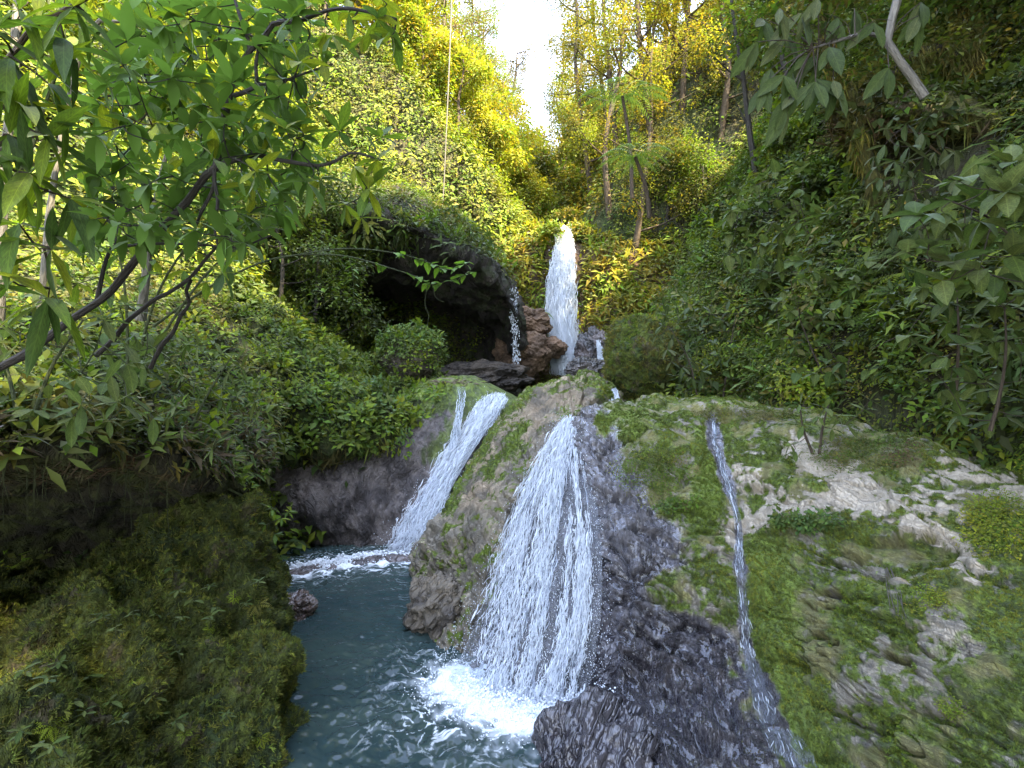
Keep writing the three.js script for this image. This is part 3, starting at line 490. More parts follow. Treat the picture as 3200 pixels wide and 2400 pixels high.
// strands: tapering beaded ropes of water; path(s, t) gives a point and its outward normal
function strands(path, count, o) {
  const pos = [], idx = [], A = new THREE.Vector3(), B = new THREE.Vector3(), T = new THREE.Vector3(), X = new THREE.Vector3(), Nn = new THREE.Vector3();
  for (let k = 0; k < count; k++) {
    const s0 = rnd(), t0 = rr(0, 1 - o.len[0] * 0.6); if (o.gaps && t0 > 0.05 && n3(s0 * o.gaps[0], t0 * o.gaps[1], 33) + 0.35 * n3(s0 * 22, t0 * 7, 3) < o.gaps[2] + 0.55 * Math.pow(Math.abs(s0 * 2 - 1), 4) - 0.35 * smooth(0.35, 0, t0)) continue;
    const len = rr(o.len[0], o.len[1]), t1 = Math.min(1, t0 + len), seg = o.seg ?? 7, w0 = rr(o.w[0], o.w[1]) * (rnd() < 0.12 ? 1.8 : 1), lift = rr(o.lift[0], o.lift[1]), ph = rnd() * 99, base = pos.length / 3;
    for (let i = 0; i <= seg; i++) {
      const t = mix(t0, t1, i / seg), s = s0 + (o.wiggle ?? 0.02) * n3(ph, t * 6, s0 * 9) , q = path(s, t), q2 = path(s, t + 0.01);
      A.copy(q.p); Nn.copy(q.n); T.copy(q2.p).sub(A).normalize(); X.crossVectors(T, Nn).normalize(); Nn.crossVectors(X, T).normalize();
      const out = lift * (0.35 + 0.65 * Math.min(1, t * 2.5)) * (1 + 0.8 * n3(ph + 7, t * 5, 1)), w = w0 * Math.pow(Math.sin(Math.PI * (0.06 + 0.88 * i / seg)), 0.7) * (0.75 + 0.5 * n3(ph, t * 22, 4));
      A.addScaledVector(Nn, Math.max(0.006, out)); A.y += (o.noise ?? 0.02) * n3(ph, 5, t * 13); A.addScaledVector(X, (o.noise ?? 0.02) * n3(ph + 3, 8, t * 15));
      for (let m = 0; m < 3; m++) { const an = m / 3 * 2 * Math.PI + ph, cx = Math.cos(an) * w, cn = Math.sin(an) * w * 0.6; B.copy(A).addScaledVector(X, cx).addScaledVector(Nn, cn); pos.push(B.x, B.y, B.z); }
      if (i) for (let m = 0; m < 3; m++) { const a = base + (i - 1) * 3 + m, b = base + (i - 1) * 3 + (m + 1) % 3, c = a + 3, d = b + 3; idx.push(a, b, c, b, d, c); }
    }
  }
  const g = new THREE.BufferGeometry(); g.setAttribute('position', new THREE.Float32BufferAttribute(pos, 3)); g.setIndex(idx); g.computeVertexNormals(); return g;
}
const dropGeo = new THREE.IcosahedronGeometry(1, 1);
function drops(parent, list, mat = waterMat) {      // [point, size, stretch]
  const m = lit(new THREE.InstancedMesh(dropGeo, mat, list.length)), M = new THREE.Matrix4(), q = new THREE.Quaternion(), s = new THREE.Vector3();
  list.forEach(([p, r, k], i) => { q.setFromEuler(new THREE.Euler(rr(-0.4, 0.4), rnd() * 6, rr(-0.4, 0.4))); m.setMatrixAt(i, M.compose(p, q, s.set(r, r * k, r))); });
  m.name = 'droplets'; m.userData.kind = 'stuff'; parent.add(m); return m;
}
function gridPath(net) {                     // smooth path over a net of rows (downstream) of points across
  const rows = net.map((r) => new THREE.CatmullRomCurve3(r.map((q) => P(...q)), false, 'catmullrom', 0.5));
  const at = (s, t) => { const cols = rows.map((c) => c.getPoint(clamp(s, 0, 1))); return new THREE.CatmullRomCurve3(cols, false, 'catmullrom', 0.5); };
  const cache = new Map(), curve = (s) => { const k = Math.round(clamp(s) * 60); if (!cache.has(k)) cache.set(k, at(k / 60)); return cache.get(k); };
  const point = (s, t) => { const x = clamp(s) * 60, i = Math.min(59, Math.floor(x)); return curve(i / 60).getPoint(clamp(t, 0, 1)).lerp(curve((i + 1) / 60).getPoint(clamp(t, 0, 1)), x - i); };
  return (s, t) => { const p = point(s, t), a = point(s + 0.03, t).sub(point(s - 0.03, t)), b = point(s, t + 0.02).sub(point(s, t - 0.02)), n = a.cross(b).normalize(); if (n.z < 0) n.negate(); return { p, n }; };
}
function sheet(path, nu, nv, lift, wob, edge = 0) {
  const pos = [], uv = [], idx = [];
  for (let j = 0; j <= nv; j++) for (let i = 0; i <= nu; i++) { const s = mix(edge, 1 - edge, i / nu), t = j / nv, q = path(s, t); q.p.addScaledVector(q.n, lift + wob * (0.5 + 0.8 * n3(s * 14, t * 3, 7)) * Math.sin(Math.PI * clamp(0.05 + i / nu * 0.9))); pos.push(q.p.x, q.p.y, q.p.z); uv.push(i / nu * 1.5, t * 2.2); }
  for (let j = 0; j < nv; j++) for (let i = 0; i < nu; i++) { const a = j * (nu + 1) + i; idx.push(a, a + nu + 1, a + 1, a + 1, a + nu + 1, a + nu + 2); }
  const g = new THREE.BufferGeometry(); g.setAttribute('position', new THREE.Float32BufferAttribute(pos, 3)); g.setAttribute('uv', new THREE.Float32BufferAttribute(uv, 2)); g.setIndex(idx); g.computeVertexNormals(); return g;
}
function fall(name, label, net, o) {
  const t = thing(name, label, 'waterfall'), path = gridPath(net);
  if (o.sheet !== 0) mesh('water_sheet', sheet(path, 40, 90, o.base ?? 0.03, o.wob ?? 0.04, o.edge ?? 0.02), o.sheetMat ?? sheetMat, t);
  const m = mesh('water_strands', strands(path, o.count, o), o.mat ?? waterMat, t); m.userData.kind = 'stuff';
  if (o.veil) { const k = mesh('water_veil', strands(path, o.veil[0], { ...o, len: o.veil[1], w: o.veil[2], lift: [o.lift[0], o.lift[1] * 0.6], seg: 9 }), veilMat, t); k.userData.kind = 'stuff'; }
  if (o.drops) { const list = []; for (let i = 0; i < o.drops; i++) { const s = rr(-0.06, 1.06), tt = Math.pow(rnd(), 0.6), q = path(s, tt); q.p.addScaledVector(q.n, rr(0.02, o.lift[1] * 1.8 + 0.02)); q.p.x += rr(-1, 1) * o.spread * tt; q.p.y += rr(-0.5, 1) * o.spread * tt * 0.5; list.push([q.p, rr(0.004, 0.011) * (o.dropSize ?? 1), rr(1, 2.6)]); } drops(t, list); }
  return t;
}
// the bed of the broad cascade gives its course; the water runs a little off it
fall('cascade', 'broad white cascade fanning down the dark rock into the pool', [
  [[1768, 1318, 7.95], [1790, 1308, 7.9], [1812, 1318, 7.85]],
  [[1715, 1390, 7.55], [1770, 1385, 7.45], [1830, 1390, 7.4]],
  [[1660, 1500, 7.25], [1755, 1490, 6.95], [1850, 1490, 6.8]],
  [[1600, 1640, 6.85], [1735, 1630, 6.4], [1880, 1640, 6.25]],
  [[1545, 1780, 6.45], [1715, 1775, 6.0], [1890, 1790, 5.8]],
  [[1490, 1920, 6.05], [1690, 1920, 5.6], [1885, 1940, 5.45]],
  [[1440, 2040, 5.7], [1660, 2060, 5.3], [1860, 2090, 5.2]],
  [[1385, 2130, 5.4], [1630, 2200, 5.0], [1830, 2220, 4.9]],
], { count: 17000, len: [0.010, 0.05], w: [0.0025, 0.0075], lift: [0.02, 0.17], wiggle: 0.03, noise: 0.024, seg: 4, drops: 4200, spread: 0.15, base: 0.015, wob: 0.05, dropSize: 0.36, veil: [420, [0.06, 0.22], [0.006, 0.018]], gaps: [9, 1.4, -0.06], sheetMat: filmMat });
fall('slanting_cascade', 'narrow white cascade slanting down between ridge and stained wall', [
  [[1505, 1250, 12.0], [1550, 1232, 11.9], [1592, 1240, 11.7]],
  [[1470, 1310, 11.5], [1515, 1310, 11.35], [1555, 1315, 11.1]],
  [[1390, 1420, 11.0], [1435, 1425, 10.8], [1485, 1430, 10.4]],
  [[1320, 1530, 10.5], [1370, 1535, 10.25], [1425, 1535, 9.8]],
  [[1255, 1650, 10.0], [1310, 1650, 9.75], [1370, 1645, 9.4]],
  [[1200, 1735, 9.6], [1260, 1740, 9.4], [1330, 1735, 9.15]],
], { count: 5600, len: [0.015, 0.07], w: [0.005, 0.013], lift: [0.02, 0.18], noise: 0.05, seg: 4, wiggle: 0.04, gaps: [6, 2, -0.25], drops: 700, spread: 0.2, dropSize: 0.55, sheetMat: veilMat, base: 0.03, edge: 0.12, veil: [260, [0.08, 0.3], [0.012, 0.03]] });
fall('side_trickle', 'thin pale ribbon of water streaking the rock beside the slanting cascade', [
  [[1428, 1215, 11.9], [1440, 1213, 11.9], [1455, 1215, 11.9]],
  [[1425, 1290, 11.3], [1438, 1290, 11.3], [1448, 1290, 11.3]],
  [[1408, 1370, 10.95], [1420, 1370, 10.95], [1432, 1370, 10.95]],
  [[1395, 1440, 10.7], [1402, 1440, 10.7], [1410, 1440, 10.7]],
], { count: 90, len: [0.08, 0.3], w: [0.005, 0.012], lift: [0.02, 0.06], noise: 0.03, sheetMat: filmMat });
fall('upper_cascade', 'short white cascade spilling over the ledge above the broad one', [
  [[1848, 1222, 11.6], [1890, 1215, 11.6], [1925, 1212, 11.4]],
  [[1855, 1240, 10.9], [1895, 1235, 10.9], [1932, 1235, 10.8]],
  [[1868, 1262, 10.4], [1900, 1262, 10.4], [1936, 1262, 10.3]],
  [[1878, 1285, 10.0], [1905, 1285, 10.0], [1938, 1282, 9.9]],
], { count: 420, len: [0.1, 0.4], w: [0.008, 0.02], lift: [0.0, 0.06], drops: 60, spread: 0.05 });
{
  const at = surfaceAt(slabGeo), net = [], N = 26, course = new THREE.CatmullRomCurve3(TRICKLE.map(([u, v]) => new THREE.Vector3(u, v, 0)));
  for (let i = 0; i <= N; i++) { const q = course.getPoint(i / N), w = piece([[0, 4], [0.2, 7], [0.45, 12], [0.7, 22], [0.85, 40], [1, 75]], i / N) * (1 + 0.45 * n3(i * 0.9, 3, 3)), c = q.x + 7 * n3(i * 0.7, 9, 1), h = at(c, q.y); if (!h) continue; const d = -h.point.z - 0.02; net.push([[c - w, q.y, d], [c, q.y, d - 0.012], [c + w, q.y, d]]); }
  fall('slab_trickle', 'long thin trickle running down the mossy slab', net, { count: 520, len: [0.008, 0.03], w: [0.0018, 0.005], lift: [0.012, 0.03], noise: 0.02, wiggle: 0.2, seg: 4, base: 0.015, wob: 0.015, sheetMat: filmMat, gaps: [3, 9, -0.05] });
}
{ // thin film sliding over the wet part of the slab
  const N = 520, W = N + 1, src = slabGeo.attributes.position.array, nr = slabGeo.attributes.normal.array, pos = [], uv = [], idx = [], id = new Map();
  const vert = (k) => { if (!id.has(k)) { id.set(k, pos.length / 3); let x = 0, y = 0, z = 0, c = 0; const i = k % W, j = (k - i) / W; for (let a = -6; a <= 6; a += 2) for (let b = -6; b <= 6; b += 2) { const ii = clamp(i + a, 0, N), jj = clamp(j + b, 0, N), o = (jj * W + ii) * 3; x += src[o]; y += src[o + 1]; z += src[o + 2]; c++; } x = mix(src[k * 3], x / c, 0.7); y = mix(src[k * 3 + 1], y / c, 0.7); z = mix(src[k * 3 + 2], z / c, 0.7); const e = 0.006 + 0.012 * n3(x * 5, y * 2.2, z * 5) + 0.005 * n3(x * 13, y * 6, z * 13); pos.push(x + nr[k * 3] * e, y + nr[k * 3 + 1] * e, z + nr[k * 3 + 2] * e); uv.push(x * 0.8, y * 0.5); } return id.get(k); };
  for (let j = 0; j < N; j++) for (let i = 0; i < N; i++) { const k = j * W + i, o = k * 3; if (src[o + 1] < -0.15 || src[o + 2] > -1) continue; const [u, v] = uvOf(src[o], src[o + 1], src[o + 2]); if (u > 2600 || u < 1780 || wetAt(u, v) < 0.42) continue; const a = vert(k), b = vert(k + 1), c = vert(k + W), d = vert(k + W + 1); idx.push(a, c, b, b, c, d); }
  const g = new THREE.BufferGeometry(); g.setAttribute('position', new THREE.Float32BufferAttribute(pos, 3)); g.setAttribute('uv', new THREE.Float32BufferAttribute(uv, 2)); g.setIndex(idx); g.computeVertexNormals();
  const m = mesh('water_film', g, phys({ name: 'glassy_film', color: rgb(0.96, 0.97, 1), roughness: 0.08, transmission: 1, thickness: 0, ior: 1.5 }), scene); m.userData = { label: 'glassy film of water sliding over the dark rock beside the broad cascade', category: 'water' };
}
const bigFallPath = [
  [[1738, 722, 26.5], [1752, 716, 26.5], [1768, 722, 26.5]],
  [[1732, 738, 23.4], [1752, 730, 23.4], [1775, 738, 23.4]],
  [[1742, 770, 22.7], [1762, 768, 22.6], [1788, 775, 22.6]],
  [[1722, 850, 22.2], [1758, 850, 22.0], [1796, 850, 22.1]],
  [[1714, 950, 22.0], [1752, 950, 21.7], [1792, 955, 21.9]],
  [[1726, 1060, 21.7], [1758, 1060, 21.4], [1800, 1060, 21.6]],
  [[1734, 1170, 21.4], [1768, 1175, 21.1], [1815, 1175, 21.3]],
];
fall('tall_waterfall', 'tall brilliant white waterfall dropping from the sunlit forest', bigFallPath.map((r) => r.map(([u, v, d]) => [r[1][0] + (u - r[1][0]) * 0.84, v, d])), { count: 6000, len: [0.02, 0.1], w: [0.007, 0.02], lift: [0.02, 0.34], noise: 0.1, seg: 5, wiggle: 0.06, drops: 700, spread: 0.4, dropSize: 1.0, sheetMat: waterMat, base: 0.1, wob: 0.12, edge: 0.08 });
fall('fall_curtain', 'thin sunlit curtain of drops off the edge of the cave rock', [
  [[1588, 890, 17.3], [1597, 893, 17.3], [1606, 900, 17.4]],
  [[1592, 960, 17.0], [1603, 962, 17.0], [1614, 965, 17.0]],
  [[1600, 1040, 16.9], [1608, 1040, 16.9], [1618, 1040, 16.9]],
  [[1608, 1180, 16.8], [1614, 1180, 16.8], [1622, 1180, 16.8]],
], { sheet: 0, count: 90, len: [0.02, 0.1], w: [0.005, 0.01], lift: [0, 0.12], noise: 0.05, drops: 260, spread: 0.08, dropSize: 1.6 });
fall('thin_fall', 'thin pale fall on the dark rocks near the tall waterfall', [
  [[1862, 1060, 20.0], [1868, 1058, 20.0], [1876, 1060, 20.0]],
  [[1866, 1110, 19.8], [1874, 1110, 19.8], [1884, 1110, 19.8]],
  [[1872, 1165, 19.6], [1880, 1165, 19.6], [1892, 1165, 19.6]],
], { sheet: 0, count: 130, len: [0.2, 0.6], w: [0.012, 0.024], lift: [0, 0.08], noise: 0.04 });

// churned foam at the foot of the two lower cascades
function foam(name, label, line, count, size, spread) {
  const t = thing(name, label, 'foam'), list = [];
  for (let i = 0; i < count; i++) {
    const k = rnd() * (line.length - 1), a = Math.floor(k), f = k - a, r = Math.abs(rnd() + rnd() - 1), an = rnd() * 6.283, x = mix(line[a][0], line[a + 1][0], f) + Math.cos(an) * r * spread, z = mix(line[a][1], line[a + 1][1], f) + Math.sin(an) * r * spread * 0.8;
    list.push([new THREE.Vector3(x, rippleY(x, z) + rnd() * rnd() * 0.16 * (1 - r), z), rr(0.3, 1) * size * (1 - r * 0.5), rr(0.5, 1)]);
  }
  drops(t, list, foamMat); t.userData.kind = 'stuff'; return t;
}
const foamMat = std({ name: 'foam', color: rgb(0.82, 0.86, 0.9), roughness: 0.6 });
foam('cascade_foam', 'churning white foam and splashes at the foot of the broad cascade', FALL_FOOT, 4600, 0.013, 0.7);
foam('slanting_foam', 'white foam where the slanting cascade enters the pool', SLANT_FOOT, 2600, 0.024, 0.34);

// ---------------------------------------------------------------- leaves
const leafMat = phys({ name: 'leaf', vertexColors: true, roughness: 1, transmission: 0.5, thickness: 0, specularIntensity: 0.35, clearcoat: 0.22, clearcoatRoughness: 0.4, side: THREE.DoubleSide });
const mossMat = std({ name: 'moss_tuft', vertexColors: true, roughness: 1, side: THREE.DoubleSide });
// one leaf along +z with its upper side up: a folded, drooping blade; profile(t) is its half width
function leafInto(out, M, len, wid, o = {}) {
  const seg = o.seg ?? 2, fold = o.fold ?? 0.25, droop = o.droop ?? 0.2, tone = o.tone ?? [1, 1, 1], base = out.pos.length / 3, v = new THREE.Vector3();
  const push = (x, y, z) => { v.set(x, y, z).applyMatrix4(M); out.pos.push(v.x, v.y, v.z); const k = x ? 1 : o.rib ?? 1; out.col.push(tone[0] * k * k, tone[1] * k, tone[2] * k); };
  push(0, 0, 0);
  for (let i = 1; i < seg + 1; i++) {
    const t = i / (seg + 1), w = wid * 0.5 * Math.pow(Math.sin(Math.PI * Math.pow(t, o.peak ?? 0.85)), 0.8), y = -droop * len * t * t, z = len * t;
    const c = (o.curl ?? 0) * len * 0.12 * Math.sin(i * 2.3); push(-w, y + fold * w + c, z); push(0, y, z); push(w, y + fold * w - c, z);
  }
  push(0, -droop * len, len);
  const L = base + 1 + seg * 3;
  out.idx.push(base, base + 1, base + 2, base, base + 2, base + 3);
  for (let i = 0; i < seg - 1; i++) { const a = base + 1 + i * 3; out.idx.push(a, a + 3, a + 1, a + 1, a + 3, a + 4, a + 1, a + 4, a + 2, a + 2, a + 4, a + 5); }
  out.idx.push(L - 3, L, L - 2, L - 2, L, L - 1);
}
const bag = () => ({ pos: [], col: [], idx: [] });
function geoOf(o) { const g = new THREE.BufferGeometry(); g.setAttribute('position', new THREE.Float32BufferAttribute(o.pos, 3)); g.setAttribute('color', new THREE.Float32BufferAttribute(o.col, 3)); g.setIndex(o.idx); g.computeVertexNormals(); return g; }
const UPV = new THREE.Vector3(0, 1, 0), ZV = new THREE.Vector3(0, 0, 1);
// frame whose +z is dir and whose +y leans to up
function frame(p, dir, up = UPV, s = 1) { const z = dir.clone().normalize(), x = new THREE.Vector3().crossVectors(up, z); if (x.lengthSq() < 1e-4) x.set(1, 0, 0); x.normalize(); const y = new THREE.Vector3().crossVectors(z, x); return new THREE.Matrix4().makeBasis(x.multiplyScalar(s), y.multiplyScalar(s), z.multiplyScalar(s)).setPosition(p); }
const ball = () => { let x, y, z; do { x = rr(-1, 1); y = rr(-1, 1); z = rr(-1, 1); } while (x * x + y * y + z * z > 1); return new THREE.Vector3(x, y, z); };
function clump(n, len, wid, o = {}) {
  const out = bag();
  for (let i = 0; i < n; i++) {
    const p = ball(); if (o.flat) p.y *= o.flat; if (o.dome) p.y = Math.abs(p.y);
    const d = p.clone().multiplyScalar(o.out ?? 0.8).add(ball().multiplyScalar(0.8)); d.y = d.y * 0.55 + (o.rise ?? 0.05);
    const k = rr(0.7, 1.25), b = rr(0.65, 1.35), tone = [b * rr(0.85, 1.2), b, b * rr(0.7, 1.1)], up = UPV.clone().add(ball().multiplyScalar(0.4));
    leafInto(out, frame(p.multiplyScalar(o.r ?? 0.85), d, up), len * k, wid * k, { seg: o.seg ?? 1, fold: o.fold ?? 0.3, droop: o.droop ?? 0.25, tone, peak: o.peak });
  }
  return geoOf(out);
}
function fronds(n, pairs, o = {}) {           // arching fern fronds
  const out = bag();
  for (let i = 0; i < n; i++) {
    const a = i / n * 6.283 + rr(-0.3, 0.3), L = rr(0.75, 1.1), rise = rr(0.35, 0.8), b = rr(0.8, 1.25), tone = [b, b, b * 0.9];
    for (let j = 1; j <= pairs; j++) for (const sd of [-1, 1]) {
      const t = j / pairs, r = L * t, y = rise * L * (t - t * t * 1.05), p = new THREE.Vector3(Math.cos(a) * r, y, Math.sin(a) * r), dir = new THREE.Vector3(Math.cos(a) * 0.55 - sd * Math.sin(a), -0.15, Math.sin(a) * 0.55 + sd * Math.cos(a));
      leafInto(out, frame(p, dir), L * (o.pinna ?? 0.3) * Math.sin(Math.PI * (0.15 + 0.83 * t)) + 0.02, L * (o.pw ?? 0.07), { seg: 1, fold: 0.1, droop: 0.2, tone });
    }
  }
  return geoOf(out);
}
function blades(n, len, wid, o = {}) { const out = bag(); for (let i = 0; i < n; i++) { const p = ball().multiplyScalar(0.5); p.y *= 0.2; const d = new THREE.Vector3(rr(-1, 1), o.down ? -2.2 : rr(0.6, 1.6), rr(-1, 1)), b = rr(0.6, 1.4); leafInto(out, frame(p, d, new THREE.Vector3(rr(-1, 1), 0.2, rr(-1, 1))), len * rr(0.5, 1.2), wid, { seg: 1, fold: 0.2, droop: 0.1, tone: [b * rr(0.9, 1.2), b, b] }); } return geoOf(out); }
rnd = rngOf(101);
const CL = {
  broad: [0, 1, 2].map(() => clump(15, 0.62, 0.34, { dome: true, rise: 0.1 })),
  fine: [0, 1, 2].map(() => clump(30, 0.36, 0.17, { rise: 0.05 })),
  tiny: [0, 1, 2].map(() => clump(44, 0.22, 0.12, { rise: 0.05 })),
  lance: [0, 1, 2].map(() => clump(18, 0.75, 0.2, { dome: true, rise: 0.15, droop: 0.35 })),
  fern: [0, 1].map(() => fronds(8, 9)),
  moss: [0, 1].map(() => blades(12, 0.9, 0.16)),
  hang: [0, 1].map(() => blades(12, 1.3, 0.07, { down: true })),
};
// copies of a clump at many places: spots are { p, n, s }
function copies(name, parent, kind, spots, cols, mat = leafMat, lean = 0.5) {
  const geos = CL[kind], M = new THREE.Matrix4(), q = new THREE.Quaternion(), q2 = new THREE.Quaternion(), s = new THREE.Vector3(), c = new THREE.Color(), up = new THREE.Vector3();
  geos.forEach((g, gi) => {
    const mine = spots.filter((_, i) => i % geos.length === gi); if (!mine.length) return;
    const m = lit(new THREE.InstancedMesh(g, mat, mine.length));
    mine.forEach((sp, i) => {
      up.copy(UPV); if (sp.n) up.lerp(sp.n, lean).normalize();
      q.setFromUnitVectors(UPV, up); q2.setFromAxisAngle(UPV, rnd() * 6.283); q.multiply(q2);
      m.setMatrixAt(i, M.compose(sp.p, q, s.setScalar(sp.s).multiplyScalar(rr(0.75, 1.25))));
      const w = sp.p, f = clamp(0.5 + 0.62 * n3(w.x * 0.8, w.y * 0.8, w.z * 0.8) + rr(-0.28, 0.28), 0, 0.999), a = cols[Math.floor(f * cols.length)], k = rr(0.8, 1.2) * (1 + 0.25 * n3(w.x * 0.5, 50 + w.y * 0.5, w.z * 0.5)); m.setColorAt(i, c.setRGB(a[0] * k * rr(0.85, 1.2), a[1] * k, a[2] * k));
    });
    m.name = parent === scene ? numbered(name) : name; m.userData.kind = 'stuff'; parent.add(m);
  });
}
const G = { deep: [0.055, 0.088, 0.010], mid: [0.105, 0.165, 0.012], fresh: [0.165, 0.24, 0.012], lime: [0.235, 0.275, 0.014], gold: [0.33, 0.28, 0.017], olive: [0.13, 0.135, 0.022], blue: [0.11, 0.18, 0.035], dry: [0.20, 0.15, 0.06], brownish: [0.11, 0.08, 0.035] };
const stuff = (name, label, kind, spots, cols, mat, lean) => { const g = new THREE.Group(); g.name = numbered(name); g.userData = { kind: 'stuff', label }; scene.add(g); copies('foliage', g, kind, spots, cols, mat, lean); return g; };

// ---------------------------------------------------------------- ground cover
rnd = rngOf(202);
const onTerrain = (n, box, size, keep = () => true) => { const out = []; for (let t = 0; out.length < n && t < n * 20; t++) { const x = rr(box[0], box[1]), z = -rr(box[2], box[3]), y = groundY(x, z); if (!keep(x, y, z, ...uvOf(x, y, z))) continue; const e = 0.3, nn = new THREE.Vector3(groundY(x - e, z) - groundY(x + e, z), 2 * e, groundY(x, z - e) - groundY(x, z + e)).normalize(); out.push({ p: new THREE.Vector3(x, y, z).addScaledVector(nn, size * 0.15), n: nn, s: size * rr(0.6, 1.4) }); } return out; };
const inView = (u, v, m = 200) => u > -m && u < 3200 + m && v > -m * 3 && v < 2500;
const lump = (list, amp, sc) => list.map((q) => { q.p.addScaledVector(q.n, amp * Math.max(0, n3(q.p.x * sc, q.p.y * sc, q.p.z * sc)) * rr(0.3, 1)); return q; });
const zone = (seed, lo, hi, sc = 0.8) => (x, y, z) => { const k = n3(x * sc + seed, y * sc, z * sc); return k > lo && k < hi; };
const rightSide = (x, y, z, u, v) => x > piece(XR, -z) - 0.2 && inView(u, v) && !(u > 2600 && u < 3160 && v > 330 && v < 620 + 60 * n3(u * 0.01, 1, v * 0.01));
const shaded = 'on the shaded hillside above the mossy slab';
stuff('undergrowth', 'broad-leaved undergrowth ' + shaded, 'broad', lump(onTerrain(7500, [2.6, 13, 4, 15], 0.13, (x, y, z, u, v) => rightSide(x, y, z, u, v) && zone(3, -0.25, 9)(x, y, z)), 0.5, 0.9), [G.mid, G.blue, G.fresh, G.fresh, G.olive]);
stuff('undergrowth', 'tiny-leaved creeping undergrowth ' + shaded, 'tiny', lump(onTerrain(6500, [2.6, 14, 4, 17], 0.28, (x, y, z, u, v) => rightSide(x, y, z, u, v) && zone(3, -9, 0.1)(x, y, z)), 0.35, 1.1), [G.fresh, G.mid, G.olive, G.lime, G.fresh]);
stuff('ferns', 'arching ferns ' + shaded, 'fern', onTerrain(500, [2.6, 13, 4, 14], 0.4, (x, y, z, u, v) => rightSide(x, y, z, u, v) && zone(40, 0.1, 9, 0.6)(x, y, z)), [G.fresh, G.mid, G.blue]);
stuff('undergrowth', 'lance-leaved undergrowth ' + shaded, 'lance', lump(onTerrain(1500, [2.6, 13, 5, 16], 0.28, (x, y, z, u, v) => rightSide(x, y, z, u, v) && zone(60, 0.15, 9, 0.7)(x, y, z)), 0.4, 1), [G.deep, G.mid, G.blue]);
stuff('hanging_moss', 'yellowish moss and roots hanging ' + shaded, 'hang', onTerrain(1600, [4, 13, 6, 18], 0.3, (x, y, z, u, v) => rightSide(x, y, z, u, v) && zone(80, 0.25, 9, 0.5)(x, y, z)), [G.olive, G.brownish, G.olive], mossMat);
stuff('undergrowth', 'small-leaved undergrowth on the upper part of the shaded hillside', 'fine', lump(onTerrain(5200, [3, 18, 8, 24], 0.4, (x, y, z, u, v) => x > piece(XR, -z) && inView(u, v) && zone(20, -0.45, 9, 0.5)(x, y, z)), 0.7, 0.6), [G.mid, G.deep, G.olive, G.fresh]);
stuff('undergrowth', 'sunlit yellow-green undergrowth on the slope beyond the cave rock', 'fine', lump(onTerrain(7500, [-26, 3, 22.5, 48], 0.62, (x, y, z, u, v) => inView(u, v)), 1.2, 0.45), [G.mid, G.fresh, G.olive, G.lime]);
stuff('undergrowth', 'fine sunlit undergrowth on the rocky slope above the cave rock', 'tiny', lump(onTerrain(3600, [-14, 2, 21, 31], 0.55, (x, y, z, u, v) => inView(u, v)), 1.0, 0.5), [G.mid, G.fresh, G.olive, G.lime]);
stuff('undergrowth', 'golden undergrowth on the far valley head', 'fine', lump(onTerrain(3500, [1, 30, 24, 60], 0.7, (x, y, z, u, v) => inView(u, v)), 1, 0.5), [G.olive, G.gold, G.fresh, G.mid]);
stuff('undergrowth', 'green undergrowth between the bank and the cave rock', 'fine', lump(onTerrain(6500, [-24, -3, 7, 23], 0.5, (x, y, z, u, v) => x < piece(XL, -z) && inView(u, v, 400)), 0.8, 0.6), [G.mid, G.deep, G.fresh, G.lime]);
const onGeo = (g, n, size, keep) => scatter(g, n, keep).map((q) => ({ ...q, s: size * rr(0.6, 1.4) }));
stuff('bank_plants', 'leafy plants covering the top of the overhanging bank', 'broad', lump(onGeo(bankGeo, 2600, 0.15, (x, y, z, ny) => ny > 0.1 && n3(x * 1.1, y * 1.1, z * 1.1) > -0.4), 0.45, 1.3), [G.mid, G.deep, G.fresh, G.olive]);
stuff('bank_plants', 'dry tangled leaves along the lip of the overhanging bank', 'lance', onGeo(bankGeo, 900, 0.15, (x, y, z, ny) => { const v = uvOf(x, y, z)[1]; return v > 1280 && v < 1480 && ny > -0.3; }), [G.olive, G.brownish, G.deep, G.olive]);
stuff('bank_moss', 'brownish hanging moss along the lip of the overhanging bank', 'hang', onGeo(bankGeo, 500, 0.14, (x, y, z, ny) => { const v = uvOf(x, y, z)[1]; return v > 1360 && v < 1520; }), [[0.05, 0.045, 0.015], [0.06, 0.042, 0.02], [0.05, 0.055, 0.015]], mossMat);
stuff('wall_moss', 'dark moss hanging below the leafy slope over the stained wall', 'hang', onGeo(shelfGeo, 900, 0.3, (x, y, z) => uvOf(x, y, z)[1] > 1280), [G.olive, G.deep, [0.09, 0.085, 0.02]], mossMat);
stuff('slope_plants', 'pale green leaves covering the slope above the stained wall', 'broad', lump(onGeo(shelfGeo, 2600, 0.18, (x, y, z) => uvOf(x, y, z)[1] < 1400), 0.5, 1.1), [G.mid, G.blue, G.fresh, G.fresh]);
stuff('cave_rock_plants', 'hanging plants on top of the dark cave rock', 'fine', onGeo(caveGeo, 2400, 0.34, (x, y, z, ny) => ny > -0.1 && uvOf(x, y, z)[1] < piece([[800, 930], [1000, 890], [1080, 790], [1350, 745], [1480, 760], [1560, 830]], uvOf(x, y, z)[0]) + 45 * n3(x, 2, z)), [G.deep, G.deep, G.mid, G.olive]);
stuff('brow_plants', 'dark leafy trailers hanging over the brow of the cave rock', 'lance', onGeo(caveGeo, 520, 0.34, (x, y, z, ny) => { const [u, v] = uvOf(x, y, z); return v > 690 && v < piece([[800, 960], [1000, 900], [1090, 810], [1350, 770], [1480, 770], [1540, 800]], u) + 40 * n3(x * 2, 5, z * 2); }), [G.deep, G.mid, G.deep, G.olive]);
